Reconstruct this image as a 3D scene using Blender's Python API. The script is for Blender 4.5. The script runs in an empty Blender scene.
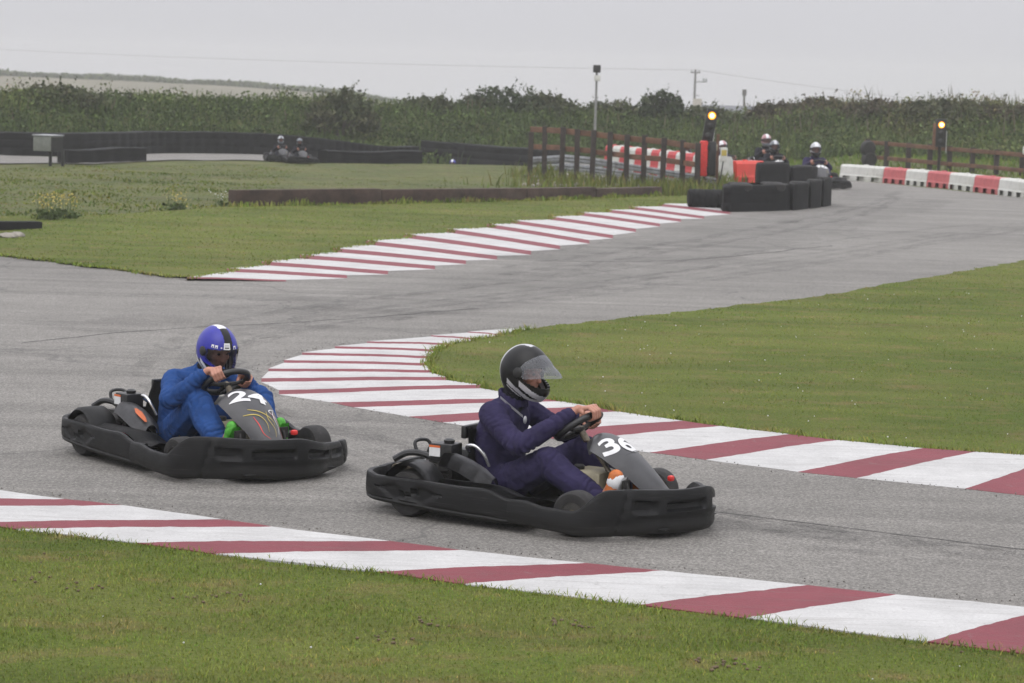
import bpy, bmesh, math, random
import numpy as np
from mathutils import Vector, Matrix, noise as mnoise
R = math.radians
random.seed(7)
rng = np.random.default_rng(11)
sc = bpy.context.scene
col = sc.collection

# ------------------------------------------------------------------ camera numbers
F, H, HOR, ROLL = 2500.0, 2.6, 77.0, math.radians(1.6)
PITCH = math.atan((341.5 - HOR) / F)

def ray(px, py):
    u, v = (px - 512) / F, (341.5 - py) / F
    u, v = u * math.cos(ROLL) - v * math.sin(ROLL), u * math.sin(ROLL) + v * math.cos(ROLL)
    c, s = math.cos(PITCH), math.sin(PITCH)
    return Vector((u, c + v * s, -s + v * c))

def G(px, py, z=0.0):
    d = ray(px, py)
    t = (z - H) / d.z
    return (d.x * t, d.y * t)

def P(px, py, Y):
    d = ray(px, py)
    t = Y / d.y
    return Vector((d.x * t, Y, H + d.z * t))

# ------------------------------------------------------------------ materials
def new_mat(name):
    m = bpy.data.materials.new(name)
    m.use_nodes = True
    nt = m.node_tree
    b = nt.nodes['Principled BSDF']
    return m, nt, b

def N(nt, t, **kw):
    n = nt.nodes.new(t)
    for k, v in kw.items():
        setattr(n, k, v)
    return n

def noise_node(nt, vec, scale, detail=3, rough=0.55):
    n = N(nt, 'ShaderNodeTexNoise')
    n.inputs['Scale'].default_value = scale
    n.inputs['Detail'].default_value = detail
    n.inputs['Roughness'].default_value = rough
    nt.links.new(vec, n.inputs['Vector'])
    return n.outputs['Fac']

def ramp(nt, fac, stops):
    r = N(nt, 'ShaderNodeValToRGB')
    els = r.color_ramp.elements
    while len(els) < len(stops):
        els.new(0.5)
    for e, (p, c) in zip(els, stops):
        e.position = p
        e.color = (c[0], c[1], c[2], 1) if hasattr(c, '__len__') else (c, c, c, 1)
    nt.links.new(fac, r.inputs['Fac'])
    return r.outputs['Color']

def mixc(nt, fac, a, b, mode='MIX'):
    m = N(nt, 'ShaderNodeMix', data_type='RGBA', blend_type=mode)
    for sock, v in ((m.inputs[0], fac), (m.inputs[6], a), (m.inputs[7], b)):
        if hasattr(v, 'links') or hasattr(v, 'is_linked'):
            nt.links.new(v, sock)
        else:
            sock.default_value = v if not hasattr(v, '__len__') else (v[0], v[1], v[2], 1)
    return m.outputs[2]

def pos(nt, kind='world'):
    if kind == 'world':
        return N(nt, 'ShaderNodeNewGeometry').outputs['Position']
    return N(nt, 'ShaderNodeTexCoord').outputs['Object']

def mapping(nt, vec, scale=(1, 1, 1), rot=(0, 0, 0)):
    m = N(nt, 'ShaderNodeMapping')
    m.inputs['Scale'].default_value = scale
    m.inputs['Rotation'].default_value = rot
    nt.links.new(vec, m.inputs['Vector'])
    return m.outputs['Vector']

def bump(nt, b, fac, dist, strength=1.0):
    bn = N(nt, 'ShaderNodeBump')
    bn.inputs['Distance'].default_value = dist
    bn.inputs['Strength'].default_value = strength
    nt.links.new(fac, bn.inputs['Height'])
    nt.links.new(bn.outputs['Normal'], b.inputs['Normal'])

def simple(name, c, rough=0.5, metal=0.0, var=0.15, scale=18, bmp=0.0, bscale=80, dirt=None, coat=0.0, spec=0.5):
    m, nt, b = new_mat(name)
    v = pos(nt, 'object')
    n = noise_node(nt, v, scale, 5, 0.6)
    lo = [x * (1 - var) for x in c]
    hi = [min(1, x * (1 + var)) for x in c]
    cc = ramp(nt, n, [(0.3, lo), (0.7, hi)])
    if dirt:
        n2 = noise_node(nt, v, scale * 0.45, 6, 0.7)
        f = ramp(nt, n2, [(0.5, 0.0), (0.72, 0.75)])
        cc = mixc(nt, f, cc, dirt)
    nt.links.new(cc, b.inputs['Base Color'])
    b.inputs['Roughness'].default_value = rough
    b.inputs['Metallic'].default_value = metal
    b.inputs['Coat Weight'].default_value = coat
    b.inputs['Specular IOR Level'].default_value = spec
    if bmp:
        bump(nt, b, noise_node(nt, v, bscale, 4), bmp)
    return m

M = {}
def scuffed(name, c, rub, rough):
    m, nt, b = new_mat(name)
    v = pos(nt, 'object')
    cc = ramp(nt, noise_node(nt, v, 7, 5, 0.65), [(0.3, [x * 0.6 for x in c]), (0.7, [x * 1.5 for x in c])])
    n1 = noise_node(nt, mapping(nt, v, (2.2, 2.2, 60), (0.05, 0.02, 0)), 1.6, 5, 0.75)
    cc = mixc(nt, ramp(nt, n1, [(0.57, 0.0), (0.68, 0.85)]), cc, rub)
    n2 = noise_node(nt, mapping(nt, v, (9, 9, 22), (0.5, 0.3, 0.2)), 2.0, 6, 0.8)
    cc = mixc(nt, ramp(nt, n2, [(0.62, 0.0), (0.72, 0.7)]), cc, [x * 1.3 for x in rub])
    sp = N(nt, 'ShaderNodeSeparateXYZ'); nt.links.new(v, sp.inputs[0])
    low = ramp(nt, sp.outputs['Z'], [(0.05, 0.6), (0.13, 0.0)])
    cc = mixc(nt, low, cc, (0.02, 0.019, 0.018))
    nt.links.new(cc, b.inputs['Base Color'])
    nt.links.new(ramp(nt, n2, [(0.3, rough - .1), (0.7, rough + .15)]), b.inputs['Roughness'])
    b.inputs['Specular IOR Level'].default_value = .28
    bump(nt, b, n1, .0012)
    return m
M['plastic'] = scuffed('black_bumper_plastic', (0.0055, 0.0055, 0.0062), (0.038, 0.037, 0.036), 0.46)
M['plastic2'] = simple('black_plastic', (0.014, 0.014, 0.015), 0.38, var=0.3, bmp=0.001)
M['fairing'] = simple('grey_fairing_plastic', (0.046, 0.046, 0.05), 0.36, var=0.25, scale=8, dirt=(0.075, 0.073, 0.07))
M['greycover'] = simple('grey_engine_cover', (0.10, 0.10, 0.106), 0.4, var=0.3, scale=14, dirt=(0.03, 0.028, 0.025))
M['tyre'] = simple('tyre_rubber', (0.018, 0.017, 0.017), 0.8, var=0.3, scale=25, bmp=0.002, dirt=(0.06, 0.055, 0.05))
M['tyrewall'] = simple('weathered_belt_rubber', (0.0055, 0.0055, 0.0065), 0.75, var=0.4, scale=2.5, bmp=0.012, bscale=5, dirt=(0.014, 0.014, 0.014), spec=.25)
M['rim'] = simple('rim_alloy', (0.11, 0.105, 0.095), 0.45, 0.6, var=0.25)
M['steel'] = simple('worn_steel', (0.2, 0.17, 0.13), 0.5, 0.6, var=0.5, scale=30)
M['chrome'] = simple('polished_bar', (0.65, 0.65, 0.66), 0.25, 0.9, var=0.1)
M['darkmetal'] = simple('dark_engine_metal', (0.035, 0.033, 0.032), 0.5, 0.4, var=0.6, scale=30)
M['seat'] = simple('seat_shell', (0.012, 0.012, 0.013), 0.35, var=0.3)
M['tank'] = simple('cream_fuel_tank', (0.4, 0.36, 0.25), 0.55, var=0.25, scale=10, dirt=(0.14, 0.11, 0.07))
M['red'] = simple('red_plastic', (0.62, 0.03, 0.025), 0.45, var=0.2)
M['orange'] = simple('orange_plastic', (0.6, 0.13, 0.03), 0.45, var=0.2)
M['white'] = simple('white_vinyl', (0.7, 0.7, 0.7), 0.5, var=0.08)
M['yellow'] = simple('yellow_vinyl', (0.46, 0.36, 0.07), 0.5, var=0.1)
M['black'] = simple('black_vinyl', (0.012, 0.012, 0.012), 0.5, var=0.1)
M['skin'] = simple('skin', (0.42, 0.2, 0.14), 0.55, var=0.12, scale=30)
M['eye'] = simple('eye', (0.05, 0.03, 0.025), 0.2, var=0.1)
def cloth(name, c):
    m, nt, b = new_mat(name)
    v = pos(nt, 'object')
    n = noise_node(nt, v, 9, 4)
    cc = ramp(nt, n, [(0.3, [x * 0.78 for x in c]), (0.7, [x * 1.2 for x in c])])
    nt.links.new(cc, b.inputs['Base Color'])
    b.inputs['Roughness'].default_value = 0.9
    b.inputs['Specular IOR Level'].default_value = 0.2
    vm = mapping(nt, v, (1, 1, 1.6), (0.5, 0.4, 0.3))
    f = noise_node(nt, vm, 13, 2, 0.5)
    bump(nt, b, f, 0.014, 0.7)
    return m
M['suit_navy'] = cloth('navy_overall_cloth', (0.027, 0.022, 0.062))
M['suit_blue'] = cloth('blue_overall_cloth', (0.018, 0.06, 0.2))
M['suit_black'] = cloth('black_overall_cloth', (0.012, 0.012, 0.018))
M['scarf'] = cloth('black_neck_cloth', (0.01, 0.01, 0.013))
M['shoe_green'] = simple('green_shoe', (0.07, 0.34, 0.03), 0.6, var=0.3, scale=60)
M['shoe_orange'] = simple('orange_shoe', (0.5, 0.14, 0.03), 0.6, var=0.2, scale=40)
M['shoe_dark'] = simple('dark_shoe', (0.03, 0.03, 0.03), 0.6)
M['teal'] = simple('green_strap', (0.02, 0.22, 0.1), 0.6)
M['h_black'] = simple('helmet_black_gloss', (0.005, 0.005, 0.0055), 0.3, var=0.15, coat=0.0, dirt=(0.01, 0.01, 0.01), spec=.3)
M['h_silver'] = simple('helmet_silver', (0.5, 0.5, 0.52), 0.3, 0.3, var=0.1)
M['h_blue'] = simple('helmet_blue', (0.018, 0.02, 0.30), 0.32, var=0.12, coat=0.0)
M['h_white'] = simple('helmet_white', (0.7, 0.7, 0.72), 0.3, var=0.08)
M['h_pink'] = simple('helmet_pale_red', (0.42, 0.22, 0.24), 0.3, var=0.2)
M['h_grey'] = simple('helmet_grey', (0.16, 0.17, 0.19), 0.3, var=0.15)
M['liner'] = simple('helmet_liner', (0.01, 0.01, 0.011), 0.9)
def glass(name, tint, alpha):
    m, nt, b = new_mat(name)
    out = nt.nodes['Material Output']
    b.inputs['Base Color'].default_value = (*tint, 1)
    b.inputs['Roughness'].default_value = 0.12
    tr = N(nt, 'ShaderNodeBsdfTransparent')
    tr.inputs['Color'].default_value = (0.8, 0.8, 0.82, 1)
    mx = N(nt, 'ShaderNodeMixShader')
    lw = N(nt, 'ShaderNodeLayerWeight'); lw.inputs['Blend'].default_value = 0.35
    f = ramp(nt, lw.outputs['Facing'], [(0.0, alpha - 0.08), (0.9, min(1, alpha + 0.3))])
    nt.links.new(f, mx.inputs[0])
    nt.links.new(tr.outputs[0], mx.inputs[1])
    nt.links.new(b.outputs[0], mx.inputs[2])
    nt.links.new(mx.outputs[0], out.inputs['Surface'])
    return m
M['visor_clear'] = glass('scratched_clear_visor', (0.32, 0.33, 0.35), 0.45)
M['visor_smoke'] = glass('smoked_visor', (0.03, 0.03, 0.035), 0.45)
M['fence'] = simple('dark_stained_wood', (0.035, 0.026, 0.022), 0.85, var=0.5, scale=6, bmp=0.004)
M['rail'] = simple('brown_stained_rail', (0.16, 0.08, 0.048), 0.85, var=0.4, scale=4, bmp=0.004, dirt=(0.05, 0.04, 0.03))
M['sleeper'] = simple('old_sleeper_timber', (0.055, 0.033, 0.026), 0.9, var=0.5, scale=3, bmp=0.01, bscale=12, dirt=(0.1, 0.075, 0.055))
M['galv'] = simple('galvanised_steel', (0.4, 0.41, 0.43), 0.55, 0.25, var=0.25, scale=5, dirt=(0.14, 0.12, 0.1))
M['bar_red'] = simple('red_barrier_plastic', (0.52, 0.045, 0.05), 0.55, var=0.2, scale=4, dirt=(0.3, 0.07, 0.06))
M['bar_bright'] = simple('bright_red_barrier_plastic', (0.66, 0.06, 0.04), 0.5, var=0.12, scale=4)
M['bar_faded'] = simple('faded_red_barrier_plastic', (0.5, 0.115, 0.12), 0.6, var=0.2, scale=4, dirt=(0.36, 0.12, 0.11))
M['bar_white'] = simple('white_barrier_plastic', (0.60, 0.60, 0.56), 0.6, var=0.16, scale=4, dirt=(0.3, 0.3, 0.25))
M['sig_black'] = simple('signal_housing_black', (0.012, 0.012, 0.012), 0.5)
M['boxgrey'] = simple('weathered_grey_box', (0.17, 0.18, 0.16), 0.7, var=0.25, scale=6, dirt=(0.1, 0.11, 0.09))
M['boxpale'] = simple('pale_rubble', (0.24, 0.22, 0.19), 0.9, var=0.5, scale=3)
M['pole'] = simple('pale_painted_pole', (0.24, 0.24, 0.235), 0.6, var=0.15)
M['polewood'] = simple('utility_pole_wood', (0.075, 0.065, 0.06), 0.9, var=0.3)
M['slate'] = simple('roof_slate', (0.13, 0.135, 0.15), 0.7, var=0.2, scale=2)
M['render'] = simple('rendered_wall', (0.5, 0.46, 0.4), 0.9, var=0.1, scale=1)
M['window'] = simple('window_dark', (0.03, 0.035, 0.04), 0.15)
m, nt, b = new_mat('amber_lamp')
b.inputs['Base Color'].default_value = (1, 0.45, 0.05, 1)
b.inputs['Emission Color'].default_value = (1.0, 0.36, 0.02, 1)
b.inputs['Emission Strength'].default_value = 2.2
M['amber'] = m
m, nt, b = new_mat('lamp_core')
b.inputs['Base Color'].default_value = (1, 0.8, 0.4, 1)
b.inputs['Emission Color'].default_value = (1.0, 0.72, 0.26, 1)
b.inputs['Emission Strength'].default_value = 6.0
M['lampcore'] = m

# grass
def grass_colour(nt, k=1.0, dry=0.59):
    v = pos(nt)
    n1 = noise_node(nt, v, 0.33, 5, 0.6)
    c = ramp(nt, n1, [(0.3, (0.090 * k, 0.126 * k, 0.020 * k)), (0.5, (0.128 * k, 0.158 * k, 0.030 * k)), (0.7, (0.172 * k, 0.182 * k, 0.046 * k))])
    n2 = noise_node(nt, mapping(nt, v, (1, 1.6, 1)), 1.9, 5, 0.68)
    f = ramp(nt, n2, [(dry - 0.08, 0.0), (dry + 0.1, 0.75)])
    c = mixc(nt, f, c, (0.215 * k, 0.165 * k, 0.07 * k))
    n3 = noise_node(nt, v, 7.0, 3)
    f3 = ramp(nt, n3, [(0.62, 0.0), (0.75, 0.6)])
    c = mixc(nt, f3, c, (0.075 * k, 0.12 * k, 0.02 * k))
    # mowing bands
    w = noise_node(nt, mapping(nt, v, (0.10, 1.1, 0.1), (0, 0, R(-52))), 1.0, 3)
    f4 = ramp(nt, w, [(0.4, 0.90), (0.6, 1.10)])
    c = mixc(nt, 1.0, c, f4, 'MULTIPLY')
    return c

def grass_mat(name, k, blade=False, dry=0.59):
    m, nt, b = new_mat(name)
    c = grass_colour(nt, k, dry)
    if blade:
        a = N(nt, 'ShaderNodeAttribute', attribute_name='tint')
        c = mixc(nt, 1.0, c, a.outputs['Color'], 'MULTIPLY')
    else:
        n = noise_node(nt, pos(nt), 38, 4, 0.7)
        c = mixc(nt, 1.0, c, ramp(nt, n, [(0.3, 0.72), (0.7, 1.18)]), 'MULTIPLY')
        bump(nt, b, n, 0.03)
    nt.links.new(c, b.inputs['Base Color'])
    b.inputs['Roughness'].default_value = 0.85
    b.inputs['Specular IOR Level'].default_value = 0.15
    return m
M['grass'] = grass_mat('mown_grass_ground', 0.92)
M['blade'] = grass_mat('grass_blades', 1.42, True)
M['blade_rough'] = grass_mat('rough_grass_blades', 0.86, True, 0.57)
m, nt, b = new_mat('terrain_ground')
c = grass_colour(nt, 0.72, 0.56)
n = noise_node(nt, pos(nt), 5, 5, 0.7)
c = mixc(nt, 1.0, c, ramp(nt, n, [(0.3, 0.6), (0.7, 1.3)]), 'MULTIPLY')
nt.links.new(c, b.inputs['Base Color'])
bump(nt, b, n, 0.15)
b.inputs['Roughness'].default_value = 0.95
M['terrain'] = m

def leaf_mat(name):
    m, nt, b = new_mat(name)
    a = N(nt, 'ShaderNodeAttribute', attribute_name='tint')
    nt.links.new(a.outputs['Color'], b.inputs['Base Color'])
    b.inputs['Roughness'].default_value = 0.75
    b.inputs['Specular IOR Level'].default_value = 0.2
    return m
M['leaf'] = leaf_mat('leaf_foliage')
M['bark'] = simple('bark', (0.06, 0.05, 0.04), 0.9, var=0.4)

# asphalt
m, nt, b = new_mat('worn_asphalt')
v = pos(nt)
n1 = noise_node(nt, v, 62, 3, 0.8)
c = ramp(nt, n1, [(0.3, (0.084, 0.079, 0.071)), (0.5, (0.198, 0.188, 0.172)), (0.7, (0.385, 0.365, 0.335))])
n0 = noise_node(nt, v, 0.22, 4, 0.6)
c = mixc(nt, 1.0, c, ramp(nt, n0, [(0.3, 0.88), (0.7, 1.1)]), 'MULTIPLY')
c = mixc(nt, 1.0, c, ramp(nt, noise_node(nt, v, 1.4, 5, 0.7), [(0.3, 0.9), (0.7, 1.08)]), 'MULTIPLY')
# rubbered racing line: noise drawn out along the direction of travel, bending round the infield
for rot, sc_, lo, hi in ((R(-38), (0.07, 1.5, 1), 0.86, 1.06), (R(62), (0.045, 0.55, 1), 0.89, 1.06), (R(35), (0.05, 1.4, 1), 0.92, 1.04), (R(-25), (0.12, 4.5, 1), 0.92, 1.04)):
    nn = noise_node(nt, mapping(nt, v, sc_, (0, 0, -rot)), 1.0, 4, 0.6)
    c = mixc(nt, 1.0, c, ramp(nt, nn, [(0.36, lo), (0.62, hi)]), 'MULTIPLY')
nc = noise_node(nt, v, 14, 5, 0.7)
c = mixc(nt, ramp(nt, nc, [(0.62, 0.0), (0.8, 0.4)]), c, (0.09, 0.088, 0.084))
# hairline cracks
vo = N(nt, 'ShaderNodeTexVoronoi', feature='DISTANCE_TO_EDGE')
vo.inputs['Scale'].default_value = 0.16
wv = N(nt, 'ShaderNodeVectorMath', operation='ADD')
nz = N(nt, 'ShaderNodeTexNoise'); nz.inputs['Scale'].default_value = 1.2; nz.inputs['Detail'].default_value = 4
nt.links.new(v, nz.inputs['Vector'])
sv = N(nt, 'ShaderNodeVectorMath', operation='SCALE'); sv.inputs['Scale'].default_value = 0.9
nt.links.new(nz.outputs['Color'], sv.inputs[0])
nt.links.new(v, wv.inputs[0]); nt.links.new(sv.outputs[0], wv.inputs[1])
nt.links.new(wv.outputs[0], vo.inputs['Vector'])
c = mixc(nt, ramp(nt, vo.outputs['Distance'], [(0.0, 0.55), (0.004, 0.0)]), c, (0.07, 0.068, 0.065))
nt.links.new(c, b.inputs['Base Color'])
b.inputs['Roughness'].default_value = 0.8
b.inputs['Specular IOR Level'].default_value = 0.35
bump(nt, b, n1, 0.006)
M['asphalt'] = m

def paint(name, c, dirt, k):
    m, nt, b = new_mat(name)
    v = pos(nt)
    n1 = noise_node(nt, v, 60, 4, 0.7)
    cc = ramp(nt, n1, [(0.25, [x * 0.82 for x in c]), (0.7, [x * 1.1 for x in c])])
    cc = mixc(nt, 1.0, cc, ramp(nt, noise_node(nt, v, 2.2, 5, .65), [(0.3, 0.82), (0.7, 1.08)]), 'MULTIPLY')
    n2 = noise_node(nt, v, 24, 4, 0.7)
    cc = mixc(nt, ramp(nt, n2, [(0.66, 0.0), (0.72, 0.75)]), cc, dirt)
    n4 = noise_node(nt, v, 5.5, 6, 0.8)
    cc = mixc(nt, ramp(nt, n4, [(0.61, 0.0), (0.70, 0.55)]), cc, (0.2, 0.19, 0.175))
    for rt in (36, 8):
        n3 = noise_node(nt, mapping(nt, v, (0.5, 9, 1), (0, 0, R(rt))), 1.6, 5, 0.7)
        cc = mixc(nt, ramp(nt, n3, [(0.54, 0.0), (0.72, k)]), cc, dirt)
    nt.links.new(cc, b.inputs['Base Color'])
    b.inputs['Roughness'].default_value = 0.75
    bump(nt, b, noise_node(nt, v, 40, 4, 0.7), 0.008)
    return m
M['kerb_white'] = paint('kerb_white_paint', (0.53, 0.525, 0.515), (0.24, 0.225, 0.21), 0.42)
M['kerb_red'] = paint('kerb_red_paint', (0.205, 0.036, 0.05), (0.16, 0.07, 0.07), 0.55)
m, nt, b = new_mat('straw_field')
n = noise_node(nt, pos(nt), 0.05, 4)
nt.links.new(ramp(nt, n, [(0.3, (0.125, 0.112, 0.075)), (0.7, (0.155, 0.138, 0.092))]), b.inputs['Base Color'])
b.inputs['Roughness'].default_value = 1
M['straw'] = m

# ------------------------------------------------------------------ mesh helpers
def tag(o, label=None, cat=None, group=None, kind=None):
    if label: o['label'] = label
    if cat: o['category'] = cat
    if group: o['group'] = group
    if kind: o['kind'] = kind
    return o

def empty(name, loc=(0, 0, 0), rz=0.0):
    o = bpy.data.objects.new(name, None)
    col.objects.link(o)
    o.location = loc
    o.rotation_euler = (0, 0, rz)
    o.empty_display_size = 0.2
    return o

def obj(name, bm, mats, parent=None, smooth=True, angle=40, bevel=0.0):
    me = bpy.data.meshes.new(name)
    if bevel:
        es = [e for e in bm.edges if len(e.link_faces) == 2 and e.calc_face_angle(0) > R(35)]
        bmesh.ops.bevel(bm, geom=es, offset=bevel, segments=2, affect='EDGES', profile=0.6, clamp_overlap=True)
    bmesh.ops.recalc_face_normals(bm, faces=bm.faces)
    if smooth:
        for f in bm.faces: f.smooth = True
        for e in bm.edges:
            if len(e.link_faces) == 2 and e.calc_face_angle(0) > R(angle): e.smooth = False
    bm.to_mesh(me); bm.free()
    for mm in (mats if isinstance(mats, (list, tuple)) else [mats]):
        me.materials.append(M[mm] if isinstance(mm, str) else mm)
    o = bpy.data.objects.new(name, me)
    col.objects.link(o)
    if parent: o.parent = parent
    return o

def box(bm, c, s, rot=None, mi=0):
    mat = Matrix.Translation(c) @ (rot.to_4x4() if rot else Matrix.Identity(4)) @ Matrix.Diagonal((s[0], s[1], s[2], 1))
    r = bmesh.ops.create_cube(bm, size=1, matrix=mat)
    for f in {f for v in r['verts'] for f in v.link_faces}: f.material_index = mi
    return r

def frame_of(d):
    d = d.normalized()
    a = Vector((0, 0, 1)) if abs(d.z) < 0.9 else Vector((1, 0, 0))
    x = d.cross(a).normalized()
    return x, d.cross(x).normalized()

def tube(bm, pts, r, n=10, closed=False, mi=0):
    pts = [Vector(p) for p in pts]
    k = len(pts)
    rs = r if hasattr(r, '__len__') else [r] * k
    rings, prev = [], None
    for i, p in enumerate(pts):
        if closed: d = pts[(i + 1) % k] - pts[i - 1]
        else: d = pts[min(i + 1, k - 1)] - pts[max(i - 1, 0)]
        d.normalize()
        if prev is None: x, y = frame_of(d)
        else:
            x = (prev - d * prev.dot(d)).normalized(); y = d.cross(x)
        prev = x
        rings.append([bm.verts.new(p + (x * math.cos(2 * math.pi * j / n) + y * math.sin(2 * math.pi * j / n)) * rs[i]) for j in range(n)])
    fs = []
    for i in range(k if closed else k - 1):
        a, b_ = rings[i], rings[(i + 1) % k]
        for j in range(n):
            fs.append(bm.faces.new((a[j], a[(j + 1) % n], b_[(j + 1) % n], b_[j])))
    if not closed:
        fs.append(bm.faces.new(rings[0][::-1])); fs.append(bm.faces.new(rings[-1]))
    for f in fs: f.material_index = mi
    return fs

def spline(pts, n):
    """Catmull-Rom through pts, n samples"""
    pts = [np.array(p, float) for p in pts]
    pts = [2 * pts[0] - pts[1]] + pts + [2 * pts[-1] - pts[-2]]
    m = len(pts) - 3
    out = []
    for k in range(n):
        u = k / (n - 1) * m
        i = min(int(u), m - 1); t = u - i
        p0, p1, p2, p3 = pts[i:i + 4]
        out.append(0.5 * (2 * p1 + (p2 - p0) * t + (2 * p0 - 5 * p1 + 4 * p2 - p3) * t * t + (3 * p1 - p0 - 3 * p2 + p3) * t ** 3))
    return out

def lathe(bm, prof, n=28, axis='Y', c=(0, 0, 0), mi=0):
    """prof: list of (radius, height along axis)"""
    c = Vector(c); rings = []
    for r, h in prof:
        ring = []
        for j in range(n):
            a = 2 * math.pi * j / n
            if axis == 'Y': p = Vector((r * math.cos(a), h, r * math.sin(a)))
            elif axis == 'Z': p = Vector((r * math.cos(a), r * math.sin(a), h))
            else: p = Vector((h, r * math.cos(a), r * math.sin(a)))
            ring.append(bm.verts.new(c + p))
        rings.append(ring)
    for a, b_ in zip(rings[:-1], rings[1:]):
        for j in range(n):
            f = bm.faces.new((a[j], a[(j + 1) % n], b_[(j + 1) % n], b_[j])); f.material_index = mi
    f = bm.faces.new(rings[0]); f.material_index = mi
    f = bm.faces.new(rings[-1]); f.material_index = mi

def grid_faces(bm, g, mi=0, closed_u=False):
    fs = []
    nu = len(g)
    for i in range(nu if closed_u else nu - 1):
        a, b_ = g[i], g[(i + 1) % nu]
        for j in range(len(a) - 1):
            f = bm.faces.new((a[j], a[j + 1], b_[j + 1], b_[j])); f.material_index = mi; fs.append(f)
    return fs

def np_mesh(name, verts, faces, mats, tint=None, parent=None, smooth=False):
    me = bpy.data.meshes.new(name)
    nv, nf, k = len(verts), len(faces), faces.shape[1]
    me.vertices.add(nv); me.loops.add(nf * k); me.polygons.add(nf)
    me.vertices.foreach_set('co', np.ascontiguousarray(verts, dtype=np.float32).ravel())
    me.loops.foreach_set('vertex_index', np.ascontiguousarray(faces, dtype=np.int32).ravel())
    me.polygons.foreach_set('loop_start', np.arange(0, nf * k, k, dtype=np.int32))
    if smooth: me.polygons.foreach_set('use_smooth', np.ones(nf, bool))
    me.update(calc_edges=True)
    if tint is not None:
        at = me.attributes.new('tint', 'FLOAT_COLOR', 'POINT')
        c4 = np.ones((nv, 4), np.float32); c4[:, :3] = tint
        at.data.foreach_set('color', c4.ravel())
    for mm in (mats if isinstance(mats, (list, tuple)) else [mats]): me.materials.append(M[mm])
    o = bpy.data.objects.new(name, me); col.objects.link(o)
    if parent: o.parent = parent
    return o

def children_of(o): return [c for c in bpy.data.objects if c.parent == o]
def copy_tree(o, parent=None):
    c = o.copy(); col.objects.link(c)
    if parent is not None: c.parent = parent
    for ch in children_of(o): copy_tree(ch, c)
    return c

def set_mat(o, i, mname):
    o.material_slots[i].link = 'OBJECT'
    o.material_slots[i].material = M[mname]

def pnoise(x, y, s=1.0, seed=0.0):
    x = np.asarray(x) * s + seed * 7.3; y = np.asarray(y) * s + seed * 3.1
    return (np.sin(x * 1.7 + 2.1 * np.sin(y * 0.9 + 1.3)) + np.sin(y * 2.3 + 1.7 * np.sin(x * 1.1 + seed)) + 0.6 * np.sin(3.9 * x + 2.7 * y + seed) + 0.4 * np.sin(7.1 * y - 5.3 * x)) / 3.0

# ------------------------------------------------------------------ terrain
def smooth(a, b_, x):
    t = np.clip((x - a) / (b_ - a), 0, 1); return t * t * (3 - 2 * t)

def bank_foot(x):                                  # Y of the foot of the bank behind the circuit
    return np.interp(x, [-60, -15, -8, 0, 8, 14, 20, 60], [73, 74, 81, 85, 86, 84, 81, 76])
def bank_top(x):
    return np.interp(x, [-60, -20, -8, 0, 5, 12, 20, 60], [1.36, 1.34, 1.25, 1.1, 1.05, 1.3, 1.55, 1.6])

def terr(x, y):
    x = np.asarray(x, float); y = np.asarray(y, float)
    z = np.zeros(np.broadcast(x, y).shape)
    # rough mound left of the circuit
    cr_ = np.interp(x, [-30, -13, -2, 4], [62, 63, 70, 72])
    z = z + np.interp(x, [-30, -14, -9, 0, 3], [.0, .0, .05, .10, 0]) * np.exp(-((y - cr_) / 4.5) ** 2)
    z = z + 0.05 * pnoise(x, y, 0.6, 1) * smooth(52, 57, y) * smooth(4, -1, x) * smooth(74, 70, y)
    # hollow where the far lane drops
    z = z - 0.92 * np.exp(-((x + 1.7) / 3.4) ** 2 - ((y - 79.5) / 4.0) ** 2)
    # green rise behind the right-hand fence
    z = z + 0.3 * smooth(9, 12, x) * smooth(70, 80, y + (x - 12) * 1.6)
    bf = bank_foot(x); t = smooth(0, 5.5, y - bf)
    z = z + (bank_top(x) + 0.12 * pnoise(x, y, 0.5, 2)) * t
    z = z - (bank_top(x) + 3.5) * smooth(9, 40, y - bf) - .03 * np.maximum(0, y - 115)
    return z
def tz(x, y): return float(terr(x, y))

xs = np.concatenate([-np.geomspace(60, 900, 24)[::-1][:-1], np.arange(-60, 60.01, 0.75), np.geomspace(60, 900, 24)[1:]])
ys = np.concatenate([np.arange(-30, 55, 3.0), np.arange(55, 135, 0.75), np.geomspace(136, 1400, 26)])
XX, YY = np.meshgrid(xs, ys, indexing='ij')
ZZ = terr(XX, YY)
V = np.stack([XX, YY, ZZ], -1).reshape(-1, 3)
ni, nj = len(xs), len(ys)
ii, jj = np.meshgrid(np.arange(ni - 1), np.arange(nj - 1), indexing='ij')
a = (ii * nj + jj).ravel()
FF = np.stack([a, a + nj, a + nj + 1, a + 1], -1)
tag(np_mesh('ground', V, FF, 'terrain', smooth=True), kind='structure')

# ------------------------------------------------------------------ track, verges, kerbs
def poly_sheet(name, pts, z, mat, kind='structure', rough_edge=0):
    bm = bmesh.new()
    vs = [bm.verts.new((p[0], p[1], z)) for p in pts]
    es = [bm.edges.new((vs[i], vs[(i + 1) % len(vs)])) for i in range(len(vs))]
    bmesh.ops.triangle_fill(bm, edges=es, use_beauty=True)
    for f in bm.faces:
        if f.normal.z < 0: f.normal_flip()
    o = obj(name, bm, mat, smooth=False)
    return tag(o, kind=kind)

GP = lambda L: [G(*p) for p in L]
track_px = [(1500, 246), (1024, 198), (890, 184), (846, 180), (836, 175.5), (720, 174.5), (650, 171), (560, 169), (600, 174), (690, 181), (735, 190), (735, 204), (700, 212), (560, 226), (350, 255), (230, 266), (100, 262), (0, 250), (-500, 235)]
tp = GP(track_px)
track_poly = [(45, 4), (45, 26)] + tp + [(-45, 30), (-45, 4)]
poly_sheet('track', track_poly, 0.006, 'asphalt')

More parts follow.
